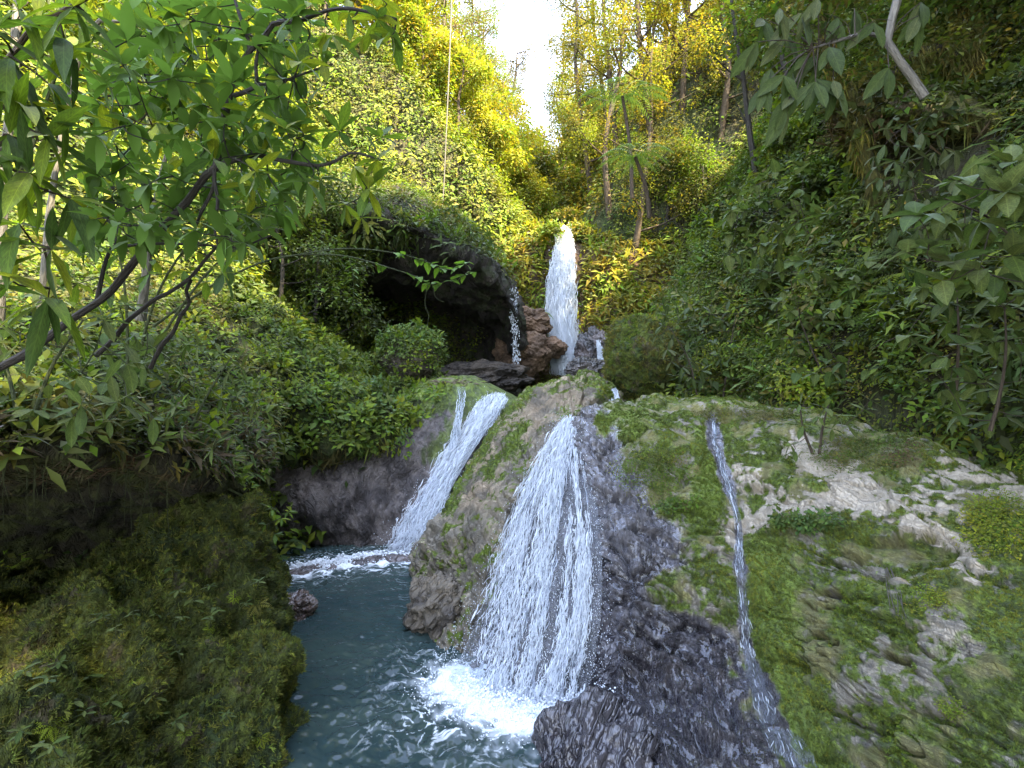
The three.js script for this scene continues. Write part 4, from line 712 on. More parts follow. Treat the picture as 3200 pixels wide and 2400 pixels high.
stuff('cliff_plants', 'sunlit bright plants clinging to the cliff by the tall fall', 'lance', onGeo(cliffGeo, 900, 0.4, (x, y, z) => { const [u, v] = uvOf(x, y, z); return (u < 1712 && v < 1000) || (u > 1830 && v < 1050); }), [G.lime, G.gold, G.fresh]);

stuff('ledge_plants', 'leafy plants growing over the dark ledge', 'broad', lump(onGeo(ledgeGeo, 520, 0.2, (x, y, z, ny) => uvOf(x, y, z)[1] < 375), 0.3, 1), [G.mid, G.deep, G.olive]);
stuff('ledge_moss', 'brown moss hanging from the dark ledge', 'hang', onGeo(ledgeGeo, 420, 0.28, (x, y, z, ny) => { const v = uvOf(x, y, z)[1]; return v > 330 && v < 450; }), [G.olive, G.brownish], mossMat);

// moss and tiny plants on the rocks
const greenAt = (f) => (x, y, z, ny) => { const c = f(x, y, z, ny); return c[1] > c[0] * 1.28; };
function mossOn(rock, g, n, size, keep, cols) { copies('moss', rock, 'moss', onGeo(g, n, size, keep), cols, mossMat, 0.8); }
mossOn(blockRock, blockGeo, 26000, 0.036, (x, y, z) => y > -0.05, [[0.07, 0.092, 0.010], [0.10, 0.125, 0.014], [0.045, 0.062, 0.008]]);
mossOn(slabRock, slabGeo, 42000, 0.02, (x, y, z, ny) => y > 0 && greenAt(slabColor)(x, y, z, ny) && uvOf(x, y, z)[0] < 3300, [[0.10, 0.15, 0.014], [0.07, 0.10, 0.012], [0.15, 0.19, 0.02]]);
mossOn(ridgeRock, ridgeGeo, 9000, 0.022, (x, y, z, ny) => y > 0.1 && greenAt(ridgeColor)(x, y, z, ny), [[0.11, 0.16, 0.014], [0.07, 0.10, 0.012], [0.17, 0.2, 0.02]]);
copies('fern', blockRock, 'fern', onGeo(blockGeo, 60, 0.085, (x, y, z, ny) => y > 0.1 && z < -2.5 && n3(x * 1.2, y * 1.2, z * 1.2) > 0.05), [G.mid, G.fresh, G.olive], leafMat, 0.7);
{ const g = new THREE.Group(); g.name = numbered('mound_moss'); g.userData = { kind: 'stuff', label: 'shaggy moss hanging over the round moss mound' }; scene.add(g); const sp = onGeo(mossMound.geometry, 2200, 0.07).map((q) => ({ ...q, p: q.p.add(mossMound.position) })); copies('foliage', g, 'moss', sp, [G.olive, [0.14, 0.15, 0.02], G.mid], mossMat, 0.6); }
stuff('knob_shrub', 'dense pale shrub capping the rounded rock knob', 'broad', lump(onGeo(shrubKnob.geometry, 460, 0.15, (x, y, z, ny) => ny > -0.1 && n3(x * 3, y * 3, z * 3) > -0.45).map((q) => ({ ...q, p: q.p.add(shrubKnob.position) })), 0.38, 2.2), [G.mid, G.blue, G.fresh]);

// ---------------------------------------------------------------- wood
const tubeInto = (curvePts, r0, r1, sides = 7, segs) => { const c = new THREE.CatmullRomCurve3(curvePts), n = segs ?? Math.max(4, curvePts.length * 3), g = new THREE.TubeGeometry(c, n, 1, sides, false), p = g.attributes.position, mid = new THREE.Vector3(), len = c.getLength(), uv = g.attributes.uv; for (let i = 0; i <= n; i++) { c.getPointAt(i / n, mid); const r = mix(r0, r1, i / n); for (let j = 0; j <= sides; j++) { const k = i * (sides + 1) + j, b = 1 + 0.18 * n3(mid.x * 9 + j, mid.y * 9, mid.z * 9); p.setXYZ(k, mid.x + (p.getX(k) - mid.x) * r * b, mid.y + (p.getY(k) - mid.y) * r * b, mid.z + (p.getZ(k) - mid.z) * r * b); uv.setXY(k, j / sides * 0.6, i / n * len); } } g.computeVertexNormals(); return g; };
const barkTone = tile(256, (a, b, c, d) => { const k = 0.72 + 0.5 * f4(a * 1.2, b * 1.2, c, d, 1.4, 4); return [k, k, k * 0.97]; });
const bark = (r, g, b) => std({ color: rgb(r, g, b), roughness: 0.9, map: barkTone, bumpMap: barkBump, bumpScale: 0.02 });
const BARK = { dark: bark(0.05, 0.042, 0.034), brown: bark(0.11, 0.08, 0.055), pale: bark(0.24, 0.215, 0.18), mossy: bark(0.10, 0.095, 0.022), green: bark(0.09, 0.11, 0.04) };

function tree(o) {
  const t = thing(o.name, o.label, o.category ?? 'tree', o.group), base = o.base, h = o.h, top = base.clone().add(new THREE.Vector3(rr(-0.12, 0.12) * h + (o.leanX ?? 0), h, rr(-0.1, 0.1) * h));
  const pts = [base.clone().add(new THREE.Vector3(0, -0.4, 0))]; for (let i = 1; i <= 4; i++) pts.push(base.clone().lerp(top, i / 4).add(new THREE.Vector3(rr(-1, 1), 0, rr(-1, 1)).multiplyScalar(h * 0.035 * (i < 4 ? 1 : 0))));
  const curve = new THREE.CatmullRomCurve3(pts), r = o.r ?? h * 0.02;
  mesh('trunk', tubeInto(pts, r, r * 0.3), o.bark ?? BARK.brown, t);
  const spots = [], nl = o.limbs ?? 7;
  for (let i = 0; i < nl; i++) {
    const k = mix(o.cb ?? 0.35, 1, (i + 0.6) / nl), p = curve.getPoint(k), a = i * 2.4 + rr(-0.5, 0.5), reach = o.cr * rr(0.55, 1) * (1.15 - 0.55 * k), e = p.clone().add(new THREE.Vector3(Math.cos(a) * reach, reach * rr(0.25, 0.7), Math.sin(a) * reach)), m = p.clone().lerp(e, 0.5).add(new THREE.Vector3(0, -0.08 * reach, 0));
    mesh('limb', tubeInto([p, m, e], r * 0.42, r * 0.1, 5, 5), o.bark ?? BARK.brown, t);
    const n = Math.round(o.n / nl), lr = o.lobe ?? o.cr * 0.5;
    for (let j = 0; j < n; j++) { const b = ball(); b.multiplyScalar(Math.pow(b.length(), -0.35)); b.y *= 0.7; const q = (rnd() < 0.75 ? e : m).clone().addScaledVector(b, lr * rr(0.6, 1.1)); if (n3(q.x * 0.9, q.y * 0.9, q.z * 0.9) < -0.35) continue; spots.push({ p: q, n: b.clone().normalize(), s: (o.size ?? 0.45) * rr(0.7, 1.3) }); }
  }
  copies('crown', t, o.kind ?? 'fine', spots, o.cols, leafMat, 0.3);
  rebase(t, base); return t;
}
const hue = (cols) => { const c = cols[0]; return c === G.gold ? 'golden' : c === G.lime ? 'yellow-green' : c === G.fresh ? 'fresh green' : 'olive'; };
const where = (u, d) => (d >= 40 ? 'at the far head of the valley' : u < 1260 ? 'above the leafy slope' : u < 1620 ? 'above the cave rock' : u < 1960 ? 'close behind the tall fall' : 'above the shaded hillside');
const ground = (u, d) => { const x = (u - 1600) / FOCAL * d; return new THREE.Vector3(x, groundY(x, -d), -d); };
// bushes on the hillside, each with its own stems and foliage
function bush(label, group, base, up, r, kind, size, n, cols) {
  const t = thing('hillside_bush', label, 'bush', group), spots = [];
  for (let i = 0; i < 4; i++) { const e = base.clone().addScaledVector(up, r * rr(0.6, 1)).add(ball().multiplyScalar(r * 0.6)); mesh('stem', tubeInto([base.clone().addScaledVector(up, -0.1), base.clone().lerp(e, 0.5).add(new THREE.Vector3(0, r * 0.15, 0)), e], 0.012, 0.004, 4, 5), BARK.brown, t); }
  for (let i = 0; i < n; i++) { const b = ball(); b.multiplyScalar(Math.pow(b.length() + 1e-3, -0.45)); b.y = Math.abs(b.y) * 0.9; if (n3(base.x + b.x * 2, b.y * 2, base.z + b.z * 2) < -0.3) continue; spots.push({ p: base.clone().addScaledVector(b, r * rr(0.75, 1.1)), n: b.clone().normalize(), s: size }); }
  copies('foliage', t, kind, spots, cols, leafMat, 0.45); rebase(t, base);
}
rnd = rngOf(299);
{ const side = (x, y, z, u, v) => x > piece(XR, -z) + 0.1 && u > 1950 && u < 3250 && v > 150 && v < 1280 && !(u > 2600 && u < 3160 && v > 330 && v < 640);
  const kinds = [['broad-leaved bush bulging from the shaded hillside', 'broad', [0.12, 0.2], [G.fresh, G.mid, G.blue]], ['fine-leaved light green bush on the shaded hillside', 'tiny', [0.22, 0.36], [G.lime, G.fresh, G.mid]], ['spiky lance-leaved bush on the shaded hillside', 'lance', [0.2, 0.34], [G.mid, G.deep, G.fresh]], ['clump of arching ferns on the shaded hillside', 'fern', [0.3, 0.5], [G.fresh, G.mid]]];
  onTerrain(64, [2.8, 12, 5, 17], 0.1, side).forEach((q, i) => { const [label, kind, size, cols] = kinds[i % 4], r = rr(0.3, 0.7) * (kind === 'fern' ? 0.6 : 1); bush(label, kind + ' bushes on the shaded hillside', q.p, q.n, r, kind, rr(...size), Math.round((kind === 'fern' ? 14 : 70) * r / 0.5), cols); });
}
for (const [u, v, d, r, label] of [[1722, 742, 22.6, 0.4, 'bright bush beside the lip of the tall fall toward the cave rock'], [1815, 735, 24.2, 0.4, 'bright bush beside the lip of the tall fall toward the shaded hillside'], [1762, 700, 26.2, 0.7, 'bright bush arching over the stream above the tall fall']]) bush(label, undefined, P(u, v, d), UPV, r, 'lance', 0.34, 46, [G.lime, G.fresh, G.gold]);
rnd = rngOf(303);
// sunlit slope beyond the cave rock
for (const [u, d, h] of [[1010, 24, 5], [1120, 26, 5], [1230, 25, 4.2], [1330, 25, 3.6], [1430, 26, 3.4], [1530, 26, 3], [1080, 31, 6], [1200, 32, 6], [1310, 31, 5.5], [1400, 32, 5], [1500, 31, 4.5], [1590, 30, 4], [1650, 28, 3], [1250, 39, 7], [1360, 40, 7], [1450, 38, 6.5], [1540, 40, 6], [1610, 38, 5.5], [900, 27, 6], [780, 26, 6]])
  tree({ name: 'sunlit_tree', label: (h < 4.3 ? 'low' : h < 5.6 ? 'rounded' : 'big') + ' bushy yellow-green tree ' + (d < 28 ? 'at the foot of' : d < 34 ? 'halfway up' : 'high on') + ' the sunlit slope', group: 'bushy trees on the sunlit slope', base: ground(u, d), h: h * rr(1.0, 1.35), cr: h * 0.4, n: 230, cb: 0.3, limbs: 8, size: 0.46, lobe: h * 0.19, cols: [G.lime, G.gold, G.lime, G.fresh], r: 0.1 });
// valley head behind the tall fall
for (const [u, d, h] of [[1690, 42, 6], [1640, 50, 8], [1560, 52, 9], [1760, 44, 7], [1810, 38, 6.5], [1850, 46, 10], [1790, 56, 8], [1700, 60, 7], [1720, 33, 4], [1780, 31, 3.5], [1850, 32, 4.5], [1470, 55, 9]])
  tree({ name: 'valley_tree', label: (h < 5 ? 'small' : h < 8 ? 'middling' : 'tall') + ' olive-gold tree ' + (d < 36 ? 'leaning over the lip of the tall fall' : d < 48 ? 'in the notch above the tall fall' : 'on the farthest ridge'), group: 'trees at the valley head', base: ground(u, d), h, cr: h * 0.36, n: 210, cb: 0.25, limbs: 8, size: 0.6, cols: [G.olive, G.gold, G.fresh, G.olive, G.lime], r: 0.14 });
// tall vine-clad trees standing against the sky
for (const [u, d, h, lean, cols, cb] of [[1375, 30, 13, 0, [G.olive, G.fresh, G.dry], 0.15], [1450, 36, 11, 0.5, [G.olive, G.dry, G.fresh], 0.2], [1300, 33, 11, 0, [G.olive, G.fresh], 0.1], [1520, 42, 12, -0.8, [G.olive, G.blue], 0.45], [1935, 27, 16, 0.3, [G.olive, G.gold, G.fresh], 0.15], [1880, 33, 17, -1.2, [G.olive, G.gold], 0.12], [2000, 27, 16, 0.2, [G.gold, G.olive, G.lime], 0.12], [2065, 29, 17, 0, [G.gold, G.lime], 0.1], [1800, 46, 17, -0.8, [G.olive, G.gold], 0.15], [1500, 48, 13, 0, [G.olive, G.lime], 0.15], [1585, 52, 13, 0, [G.olive, G.fresh], 0.15], [1560, 44, 11, 0.6, [G.olive, G.dry], 0.25], [1770, 50, 15, -0.5, [G.olive, G.gold], 0.12], [1740, 58, 13, 0, [G.olive, G.fresh], 0.15], [1850, 29, 14, 0, [G.gold, G.olive], 0.1], [1905, 24, 12, 0, [G.gold, G.olive, G.lime], 0.1], [1970, 23, 13, 0, [G.gold, G.olive, G.lime], 0.1], [2040, 24, 13, 0, [G.gold, G.lime], 0.08], [2100, 27, 15, 0, [G.gold, G.olive], 0.08], [2130, 24, 12, 0, [G.gold, G.olive, G.lime], 0.1], [2180, 26, 14, 0, [G.gold, G.olive, G.lime], 0.1], [2250, 23, 11, 0, [G.gold, G.lime, G.olive], 0.1], [2310, 25, 12, 0, [G.gold, G.lime, G.olive], 0.1], [2390, 23, 9, 0, [G.olive, G.gold, G.fresh], 0.1], [2480, 22, 9, 0, [G.fresh, G.olive], 0.1], [2570, 21, 9, 0, [G.olive, G.mid], 0.1], [2660, 20, 8, 0, [G.fresh, G.mid], 0.1], [1190, 30, 11, 0, [G.lime, G.fresh], 0.1], [1100, 28, 10, 0, [G.gold, G.lime], 0.1], [960, 24, 9, 0, [G.gold, G.fresh], 0.1]])
  tree({ name: 'tall_tree', label: (h > 14 ? 'very tall' : 'tall') + ' slender ' + hue(cols) + ' tree ' + where(u, d), group: 'tall slender trees against the sky', base: ground(u, d), h, leanX: lean, cr: 2.4, n: 380, cb, limbs: 14, size: 0.42, lobe: 1.05, kind: 'tiny', cols, r: 0.15, bark: BARK.brown });
// trees on the shaded hillside
for (const [u, d, h] of [[2080, 23, 3], [2170, 22, 3], [2450, 13, 4.5], [2560, 12, 6], [2700, 12, 7], [2850, 11, 7], [3000, 11, 7.5], [3150, 10, 7], [2980, 13, 6]])
  tree({ name: 'hillside_tree', label: 'dark-trunked leafy tree on the shaded hillside above the mossy slab', group: 'trees on the shaded hillside', base: ground(u, d), h, cr: 1.7, n: 190, cb: 0.3, limbs: 8, size: 0.36, cols: [G.deep, G.mid, G.olive, G.fresh], r: 0.09, bark: BARK.dark });
// unseen trees added outside the view: their crowns keep the gorge in shade
for (const [x, z, h] of [[8.6, -3.5, 18], [7.6, 0.8, 18], [10.6, -1, 17], [9.6, 3, 13], [9.4, -6, 6], [12.5, 2.5, 11], [6.2, 2.4, 18], [7.4, 5.2, 13], [8.6, 7.2, 13], [10.4, 8.6, 12], [5.6, 8.2, 13], [3.5, 10, 14], [7.5, 11, 12]])
  tree({ name: 'shade_tree', label: 'unseen broad-crowned tree added outside the view to shade the gorge', group: 'unseen trees added to shade the gorge', base: new THREE.Vector3(x, groundY(x, z), z), h, cr: 4.2, n: 620, cb: 0.3, limbs: 12, size: 0.75, cols: [G.mid, G.deep, G.olive], r: 0.25, bark: BARK.dark });
for (const [u, d, h, label] of [[960, 13.6, 4.2, 'dark bushy tree growing against the flank of the cave rock'], [860, 12.8, 4.4, 'dense dark tree where the leafy slope meets the cave rock']]) { const x = (u - 1600) / FOCAL * d, base = new THREE.Vector3(x, Math.max(groundY(x, -d), CAM_Y - (1060 - 1200) / FOCAL * d - 0.6), -d); tree({ name: 'cave_tree', label, base, h, cr: 1.5, n: 240, cb: 0.1, limbs: 9, size: 0.34, cols: [G.deep, G.mid, G.deep], r: 0.07, bark: BARK.dark }); }
// trees over the bank
for (const [u, d, h] of [[150, 11, 7], [420, 12, 7], [650, 14, 6.5], [820, 16, 6], [300, 16, 8], [560, 18, 8], [940, 19, 5], [0, 14, 9], [720, 21, 8]])
  tree({ name: 'bank_tree', label: 'fresh green tree on the slope behind the overhanging bank', group: 'trees behind the overhanging bank', base: ground(u, d), h, cr: h * 0.34, n: 230, cb: 0.2, limbs: 9, size: 0.42, cols: [G.fresh, G.lime, G.mid], r: 0.09, bark: BARK.green });

// ---------------------------------------------------------------- single plants, leaf by leaf
rnd = rngOf(404);
const veins = (() => { const S = 256, d = new Uint8Array(S * S * 4); for (let j = 0; j < S; j++) for (let i = 0; i < S; i++) { const x = Math.abs(i / S * 2 - 1), t = j / S, rib = Math.exp(-Math.pow(x / 0.035, 2)), q = (t - x * 0.22) * 13, side = Math.exp(-Math.pow((q - Math.round(q)) / 0.09, 2)) * 0.5, spot = smooth(0.5, 0.62, fbm(i / 30, j / 30, 3, 4)), k = 0.82 + 0.16 * fbm(i / 40, j / 40, 9, 3) + 0.22 * Math.max(rib, side); d.set([255 * clamp(mix(k, 0.62, spot)), 255 * clamp(mix(k, 0.45, spot)), 255 * clamp(mix(k, 0.3, spot)), 255], (j * S + i) * 4); } const t = new THREE.DataTexture(d, S, S); t.colorSpace = THREE.SRGBColorSpace; t.magFilter = THREE.LinearFilter; t.needsUpdate = true; return t; })();
const single = (len, wid, o) => { const b = bag(); leafInto(b, new THREE.Matrix4(), len, wid, { seg: 5, rib: 1.1, tone: [1.15, 1.15, 1.15], curl: 0.12, ...o }); const g = geoOf(b), q = g.attributes.position, uv = []; for (let i = 0; i < q.count; i++) uv.push(0.5 + q.getX(i) / wid, q.getZ(i) / len); g.setAttribute('uv', new THREE.Float32BufferAttribute(uv, 2)); return g; };
const LEAF = {
  oval: [0.08, 0.18, 0.3].map((d, i) => single(1, 0.30 + 0.03 * i, { droop: d, fold: 0.22, peak: 1.12 })),
  lance: [0.15, 0.3].map((d) => single(1, 0.19, { droop: d, fold: 0.3, peak: 0.8 })),
  heart: [0.12, 0.25, 0.4].map((d) => single(1, 0.62, { droop: d, fold: 0.18, peak: 0.62 })),
};
const leafTone = (list) => list.map((c) => { const m = leafMat.clone(); m.color = rgb(...c); m.map = veins; return m; });
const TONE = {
  fig: leafTone([[0.15, 0.26, 0.012], [0.22, 0.33, 0.012], [0.11, 0.21, 0.014], [0.065, 0.13, 0.018], [0.27, 0.34, 0.012]]).map((m) => { m.transmission = 0.6; m.clearcoat = 0.15; return m; }),  // leaf greens brightened to carry a sunlit glow in their own colour
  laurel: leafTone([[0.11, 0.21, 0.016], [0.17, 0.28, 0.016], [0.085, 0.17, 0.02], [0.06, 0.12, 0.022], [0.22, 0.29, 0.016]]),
  pepper: leafTone([[0.105, 0.17, 0.025], [0.13, 0.195, 0.035], [0.075, 0.135, 0.02], [0.16, 0.215, 0.05], [0.10, 0.14, 0.02]]),  // leaf greens with the look of shade put into their colour
  magnolia: leafTone([[0.06, 0.10, 0.018], [0.08, 0.125, 0.025], [0.11, 0.14, 0.04]]),
  yellow: leafTone([[0.42, 0.34, 0.05], [0.36, 0.24, 0.05]]),
  creeper: leafTone([[0.16, 0.32, 0.02], [0.12, 0.25, 0.02]]),
};
const pick = (a) => a[Math.floor(rnd() * a.length)];
function leaf(parent, p, dir, len, shape, tone, up) {
  const m = lit(new THREE.Mesh(pick(LEAF[shape]), pick(TONE[tone]))); m.name = 'leaf';
  m.applyMatrix4(frame(p, dir, up ?? UPV.clone().add(ball().multiplyScalar(0.3)), len)); parent.add(m); return m;
}
const branchOf = (parent, pts, r0, r1, mat, name = 'branch') => { const q = pts.map((a) => (Array.isArray(a) ? P(...a) : a)); mesh(name, tubeInto(q, r0, r1, 7), mat, parent); return new THREE.CatmullRomCurve3(q); };
// a plant whose leaves sit in whorls; each whorl hangs on a twig from the closest wood
function whorls(parent, curves, list, o) {
  const nodes = []; for (const c of curves) for (let i = 0; i <= 24; i++) nodes.push(c.getPoint(i / 24));
  let built = 0; const rest = bag();
  for (const [u, v, d] of list) {
    const p = P(u, v, d); let near = nodes[0], best = 1e9; for (const q of nodes) { const k = q.distanceToSquared(p); if (k < best) { best = k; near = q; } }
    const mid = near.clone().lerp(p, 0.55).add(new THREE.Vector3(rr(-0.04, 0.04), -0.05 * Math.sqrt(best), rr(-0.04, 0.04)));
    if (best > 1e-4) mesh('twig', tubeInto([near, mid, p], o.twig ?? 0.006, (o.twig ?? 0.006) * 0.5, 4, 5), o.bark, parent);
    for (let i = 1; i < 4; i++) nodes.push(near.clone().lerp(mid, i / 4), mid.clone().lerp(p, i / 4));
    const axis = p.clone().sub(near).normalize().multiplyScalar(0.7).add(new THREE.Vector3(rr(-0.5, 0.5), rr(-0.1, 0.5), rr(-0.5, 0.5))).normalize(), n = Math.round(rr(o.n[0], o.n[1])), a0 = rnd() * 6;
    const e1 = new THREE.Vector3().crossVectors(axis, Math.abs(axis.y) < 0.9 ? UPV : ZV).normalize(), e2 = new THREE.Vector3().crossVectors(axis, e1);
    for (let k = 0; k < n; k++) {
      const a = a0 + k / n * 6.283 + rr(-0.25, 0.25), dir = axis.clone().multiplyScalar(rr(0.15, 0.75)).addScaledVector(e1, Math.cos(a)).addScaledVector(e2, Math.sin(a)); dir.y -= o.hang ?? 0.15;
      const len = rr(o.len[0], o.len[1]);
      if (built < 296) { leaf(parent, p, dir, len, o.shape, o.tone); built++; }
      else { const b = rr(0.7, 1.3); leafInto(rest, frame(p, dir, UPV.clone().add(ball().multiplyScalar(0.35))), len, len * 0.37, { seg: 3, droop: 0.3, tone: [0.10 * b, 0.19 * b, 0.02 * b] }); }
    }
  }
  if (rest.idx.length) { const m = mesh('leaves', geoOf(rest), leafMat, parent); m.userData.kind = 'stuff'; }
}
const area = (n, poly, d0, d1) => { const out = []; for (let t = 0; out.length < n && t < n * 60; t++) { const v = rr(poly[0][0], poly[poly.length - 1][0]), lo = piece(poly.map((q) => [q[0], q[1]]), v), hi = piece(poly.map((q) => [q[0], q[2]]), v), u = rr(lo, hi); if (out.some((q) => Math.hypot(q[0] - u, q[1] - v) < 32)) continue; out.push([u, v, rr(d0, d1)]); } return out; };

// dark-branched tree leaning over the pool from the bank
{
  const t = thing('leaning_tree', 'leaning tree with dark crooked branches and whorled green leaves over the bank', 'tree'), B = BARK.dark, c = [];
  c.push(branchOf(t, [[-420, 1400, 3.3], [-200, 1260, 3.1], [0, 1148, 3.0], [94, 1098, 2.98], [189, 1024, 2.95], [244, 984, 2.93], [338, 919, 2.9], [433, 800, 2.85], [537, 681, 2.8], [587, 627, 2.77], [641, 552, 2.73], [676, 522, 2.7]], 0.028, 0.017, B, 'trunk'));
  c.push(branchOf(t, [[676, 522, 2.7], [690, 420, 2.68], [716, 308, 2.64], [726, 249, 2.6], [781, 159, 2.55], [825, 119, 2.5], [855, 75, 2.46], [930, 65, 2.4], [1034, 30, 2.35], [1100, 28, 2.3], [1240, 60, 2.3]], 0.019, 0.005, B));
  c.push(branchOf(t, [[781, 159, 2.55], [771, 109, 2.55], [746, 40, 2.56], [726, -30, 2.58]], 0.011, 0.006, B));
  c.push(branchOf(t, [[731, 298, 2.63], [776, 283, 2.6], [800, 264, 2.58], [800, 199, 2.56], [815, 114, 2.55]], 0.012, 0.006, B));
  c.push(branchOf(t, [[800, 264, 2.58], [865, 259, 2.55], [950, 230, 2.5], [1040, 200, 2.45]], 0.008, 0.004, B));
  c.push(branchOf(t, [[676, 522, 2.7], [711, 507, 2.68], [761, 492, 2.66], [815, 487, 2.64], [875, 500, 2.62], [945, 512, 2.6], [1000, 517, 2.58], [1044, 505, 2.56], [1100, 478, 2.55], [1190, 500, 2.55]], 0.014, 0.005, B));
  c.push(branchOf(t, [[671, 530, 2.7], [671, 572, 2.7], [681, 627, 2.68], [671, 706, 2.68], [681, 770, 2.68]], 0.011, 0.005, B));
  c.push(branchOf(t, [[671, 572, 2.7], [661, 602, 2.72], [621, 681, 2.72], [607, 746, 2.72], [636, 766, 2.7]], 0.01, 0.005, B));
  c.push(branchOf(t, [[300, 950, 2.92], [348, 776, 2.9], [398, 768, 2.86], [487, 761, 2.8], [636, 766, 2.75], [746, 773, 2.7], [845, 736, 2.65]], 0.012, 0.004, B));
  c.push(branchOf(t, [[300, 1110, 3.3], [348, 1068, 3.25], [403, 999, 3.2], [442, 969, 3.18], [477, 939, 3.15], [537, 909, 3.1], [602, 860, 3.05], [651, 800, 3.0], [720, 730, 2.95]], 0.017, 0.007, B));
  c.push(branchOf(t, [[470, 1150, 3.4], [507, 1078, 3.35], [537, 1044, 3.3], [567, 984, 3.25], [592, 944, 3.2], [582, 914, 3.17], [597, 875, 3.1]], 0.016, 0.009, B));
  const list = [[1090, 40, 2.35], [1180, 60, 2.3], [1225, 110, 2.3], [1140, 110, 2.35], [1040, 110, 2.4], [1195, 0, 2.3], [1030, 20, 2.4], [960, 130, 2.45], [1010, 200, 2.45], [900, 220, 2.5], [960, 330, 2.6], [1060, 410, 2.6], [1190, 430, 2.55], [1180, 500, 2.55], [1110, 520, 2.55], [1150, 590, 2.6], [1080, 640, 2.6], [1130, 680, 2.65], [1000, 560, 2.6], [930, 420, 2.6],
    ...area(190, [[-30, 420, 1000], [120, 380, 980], [300, 300, 930], [480, 300, 1000], [640, 250, 960], [760, 200, 800]], 2.3, 3.1)];
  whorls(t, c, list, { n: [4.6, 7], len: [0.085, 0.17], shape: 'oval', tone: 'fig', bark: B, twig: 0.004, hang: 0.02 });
  rebase(t, P(-420, 1400, 3.3));
}
// lance-leaved shrub at the top of the bank
{
  const t = thing('lance_leaf_shrub', 'shrub with long strap-like bright leaves beside the pale slender trunk', 'shrub'), B = BARK.brown, c = [];
  c.push(branchOf(t, [[-420, 1150, 2.9], [-260, 700, 2.7], [-100, 380, 2.5], [0, 219, 2.4], [55, 149, 2.35], [124, 65, 2.3], [189, 40, 2.28], [259, 0, 2.25], [330, -40, 2.2]], 0.03, 0.008, B, 'trunk'));
  c.push(branchOf(t, [[-230, 640, 2.65], [-100, 560, 2.5], [0, 470, 2.4], [120, 420, 2.35]], 0.014, 0.006, B));
  c.push(branchOf(t, [[-300, 800, 2.75], [-120, 800, 2.6], [60, 760, 2.5], [180, 780, 2.4]], 0.014, 0.006, B));
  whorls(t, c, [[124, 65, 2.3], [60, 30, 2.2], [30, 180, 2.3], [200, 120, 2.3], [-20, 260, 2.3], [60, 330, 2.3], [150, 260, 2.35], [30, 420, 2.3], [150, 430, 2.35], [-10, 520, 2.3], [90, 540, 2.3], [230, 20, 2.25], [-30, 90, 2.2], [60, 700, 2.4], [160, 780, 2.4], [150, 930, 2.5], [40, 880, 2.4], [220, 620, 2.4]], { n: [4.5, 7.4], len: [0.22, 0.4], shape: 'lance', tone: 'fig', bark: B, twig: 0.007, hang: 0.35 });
  rebase(t, P(-420, 1150, 2.9));
}
// slender pale trunk and broken stub on the bank
{
  const t = thing('pale_sapling', 'slender pale upright sapling trunk on the bank', 'tree');
  const c = [branchOf(t, [[-10, 1060, 4.4], [0, 900, 4.4], [5, 696, 4.4], [20, 448, 4.4], [40, 298, 4.4], [50, 124, 4.4], [58, -60, 4.4]], 0.042, 0.03, BARK.pale, 'trunk')];
  c.push(branchOf(t, [[20, 600, 4.4], [90, 480, 4.3], [150, 300, 4.3], [190, 200, 4.2]], 0.02, 0.01, BARK.green));
  whorls(t, c, area(14, [[-40, -100, 380], [300, -60, 380]], 3.9, 4.6), { n: [4, 6], len: [0.16, 0.28], shape: 'oval', tone: 'laurel', bark: BARK.brown, twig: 0.006 });
  rebase(t, P(-10, 1060, 4.4));
  const s = thing('broken_stub', 'pale broken stub of a dead sapling among the leaves', 'stump');
  branchOf(s, [[440, 1000, 5.2], [470, 740, 5.0], [487, 627, 4.8], [502, 557, 4.7], [522, 477, 4.6]], 0.05, 0.016, BARK.pale, 'stub'); rebase(s, P(440, 1000, 5.2));
  const y = thing('forked_sapling', 'thin forked pale sapling behind the lance-leaved shrub', 'tree');
  const yc = [branchOf(y, [[120, 1020, 5.2], [180, 500, 5.0], [278, 100, 4.8], [318, 65, 4.8], [358, -20, 4.8]], 0.035, 0.016, BARK.pale, 'trunk')];
  yc.push(branchOf(y, [[318, 65, 4.8], [388, 65, 4.75], [467, 30, 4.7]], 0.016, 0.008, BARK.pale));
  whorls(y, yc, area(20, [[0, 200, 620], [250, 150, 600], [420, 150, 500]], 4.2, 5.2), { n: [4, 6], len: [0.2, 0.32], shape: 'oval', tone: 'laurel', bark: BARK.brown, twig: 0.007 });
  rebase(y, P(120, 1020, 5.2));
}
// second layer of leafy shrubs on the bank, behind the leaning tree
const bankShrub = (label, stems, list, o) => { const t = thing('bank_shrub', label, 'shrub', o.group), c = stems.map((s, i) => branchOf(t, s, o.r ?? 0.016, 0.005, o.bark ?? BARK.green, i ? 'stem' : 'stem')); whorls(t, c, list, { n: [4, 6.4], len: [0.13, 0.24], shape: 'oval', tone: 'laurel', bark: o.bark ?? BARK.green, twig: 0.005, ...o }); rebase(t, P(...stems[0][0])); };
bankShrub('tall leafy shrub with many thin green stems rising from the bank', [[[420, 1180, 5.0], [480, 950, 4.8], [560, 800, 4.6], [700, 640, 4.5]], [[440, 1180, 5.0], [540, 1000, 4.8], [680, 820, 4.6], [860, 700, 4.5]], [[400, 1180, 5.0], [390, 900, 4.8], [340, 650, 4.7]]], area(58, [[430, 250, 900], [700, 200, 900], [900, 200, 780]], 4.0, 5.2), { tone: 'laurel' });
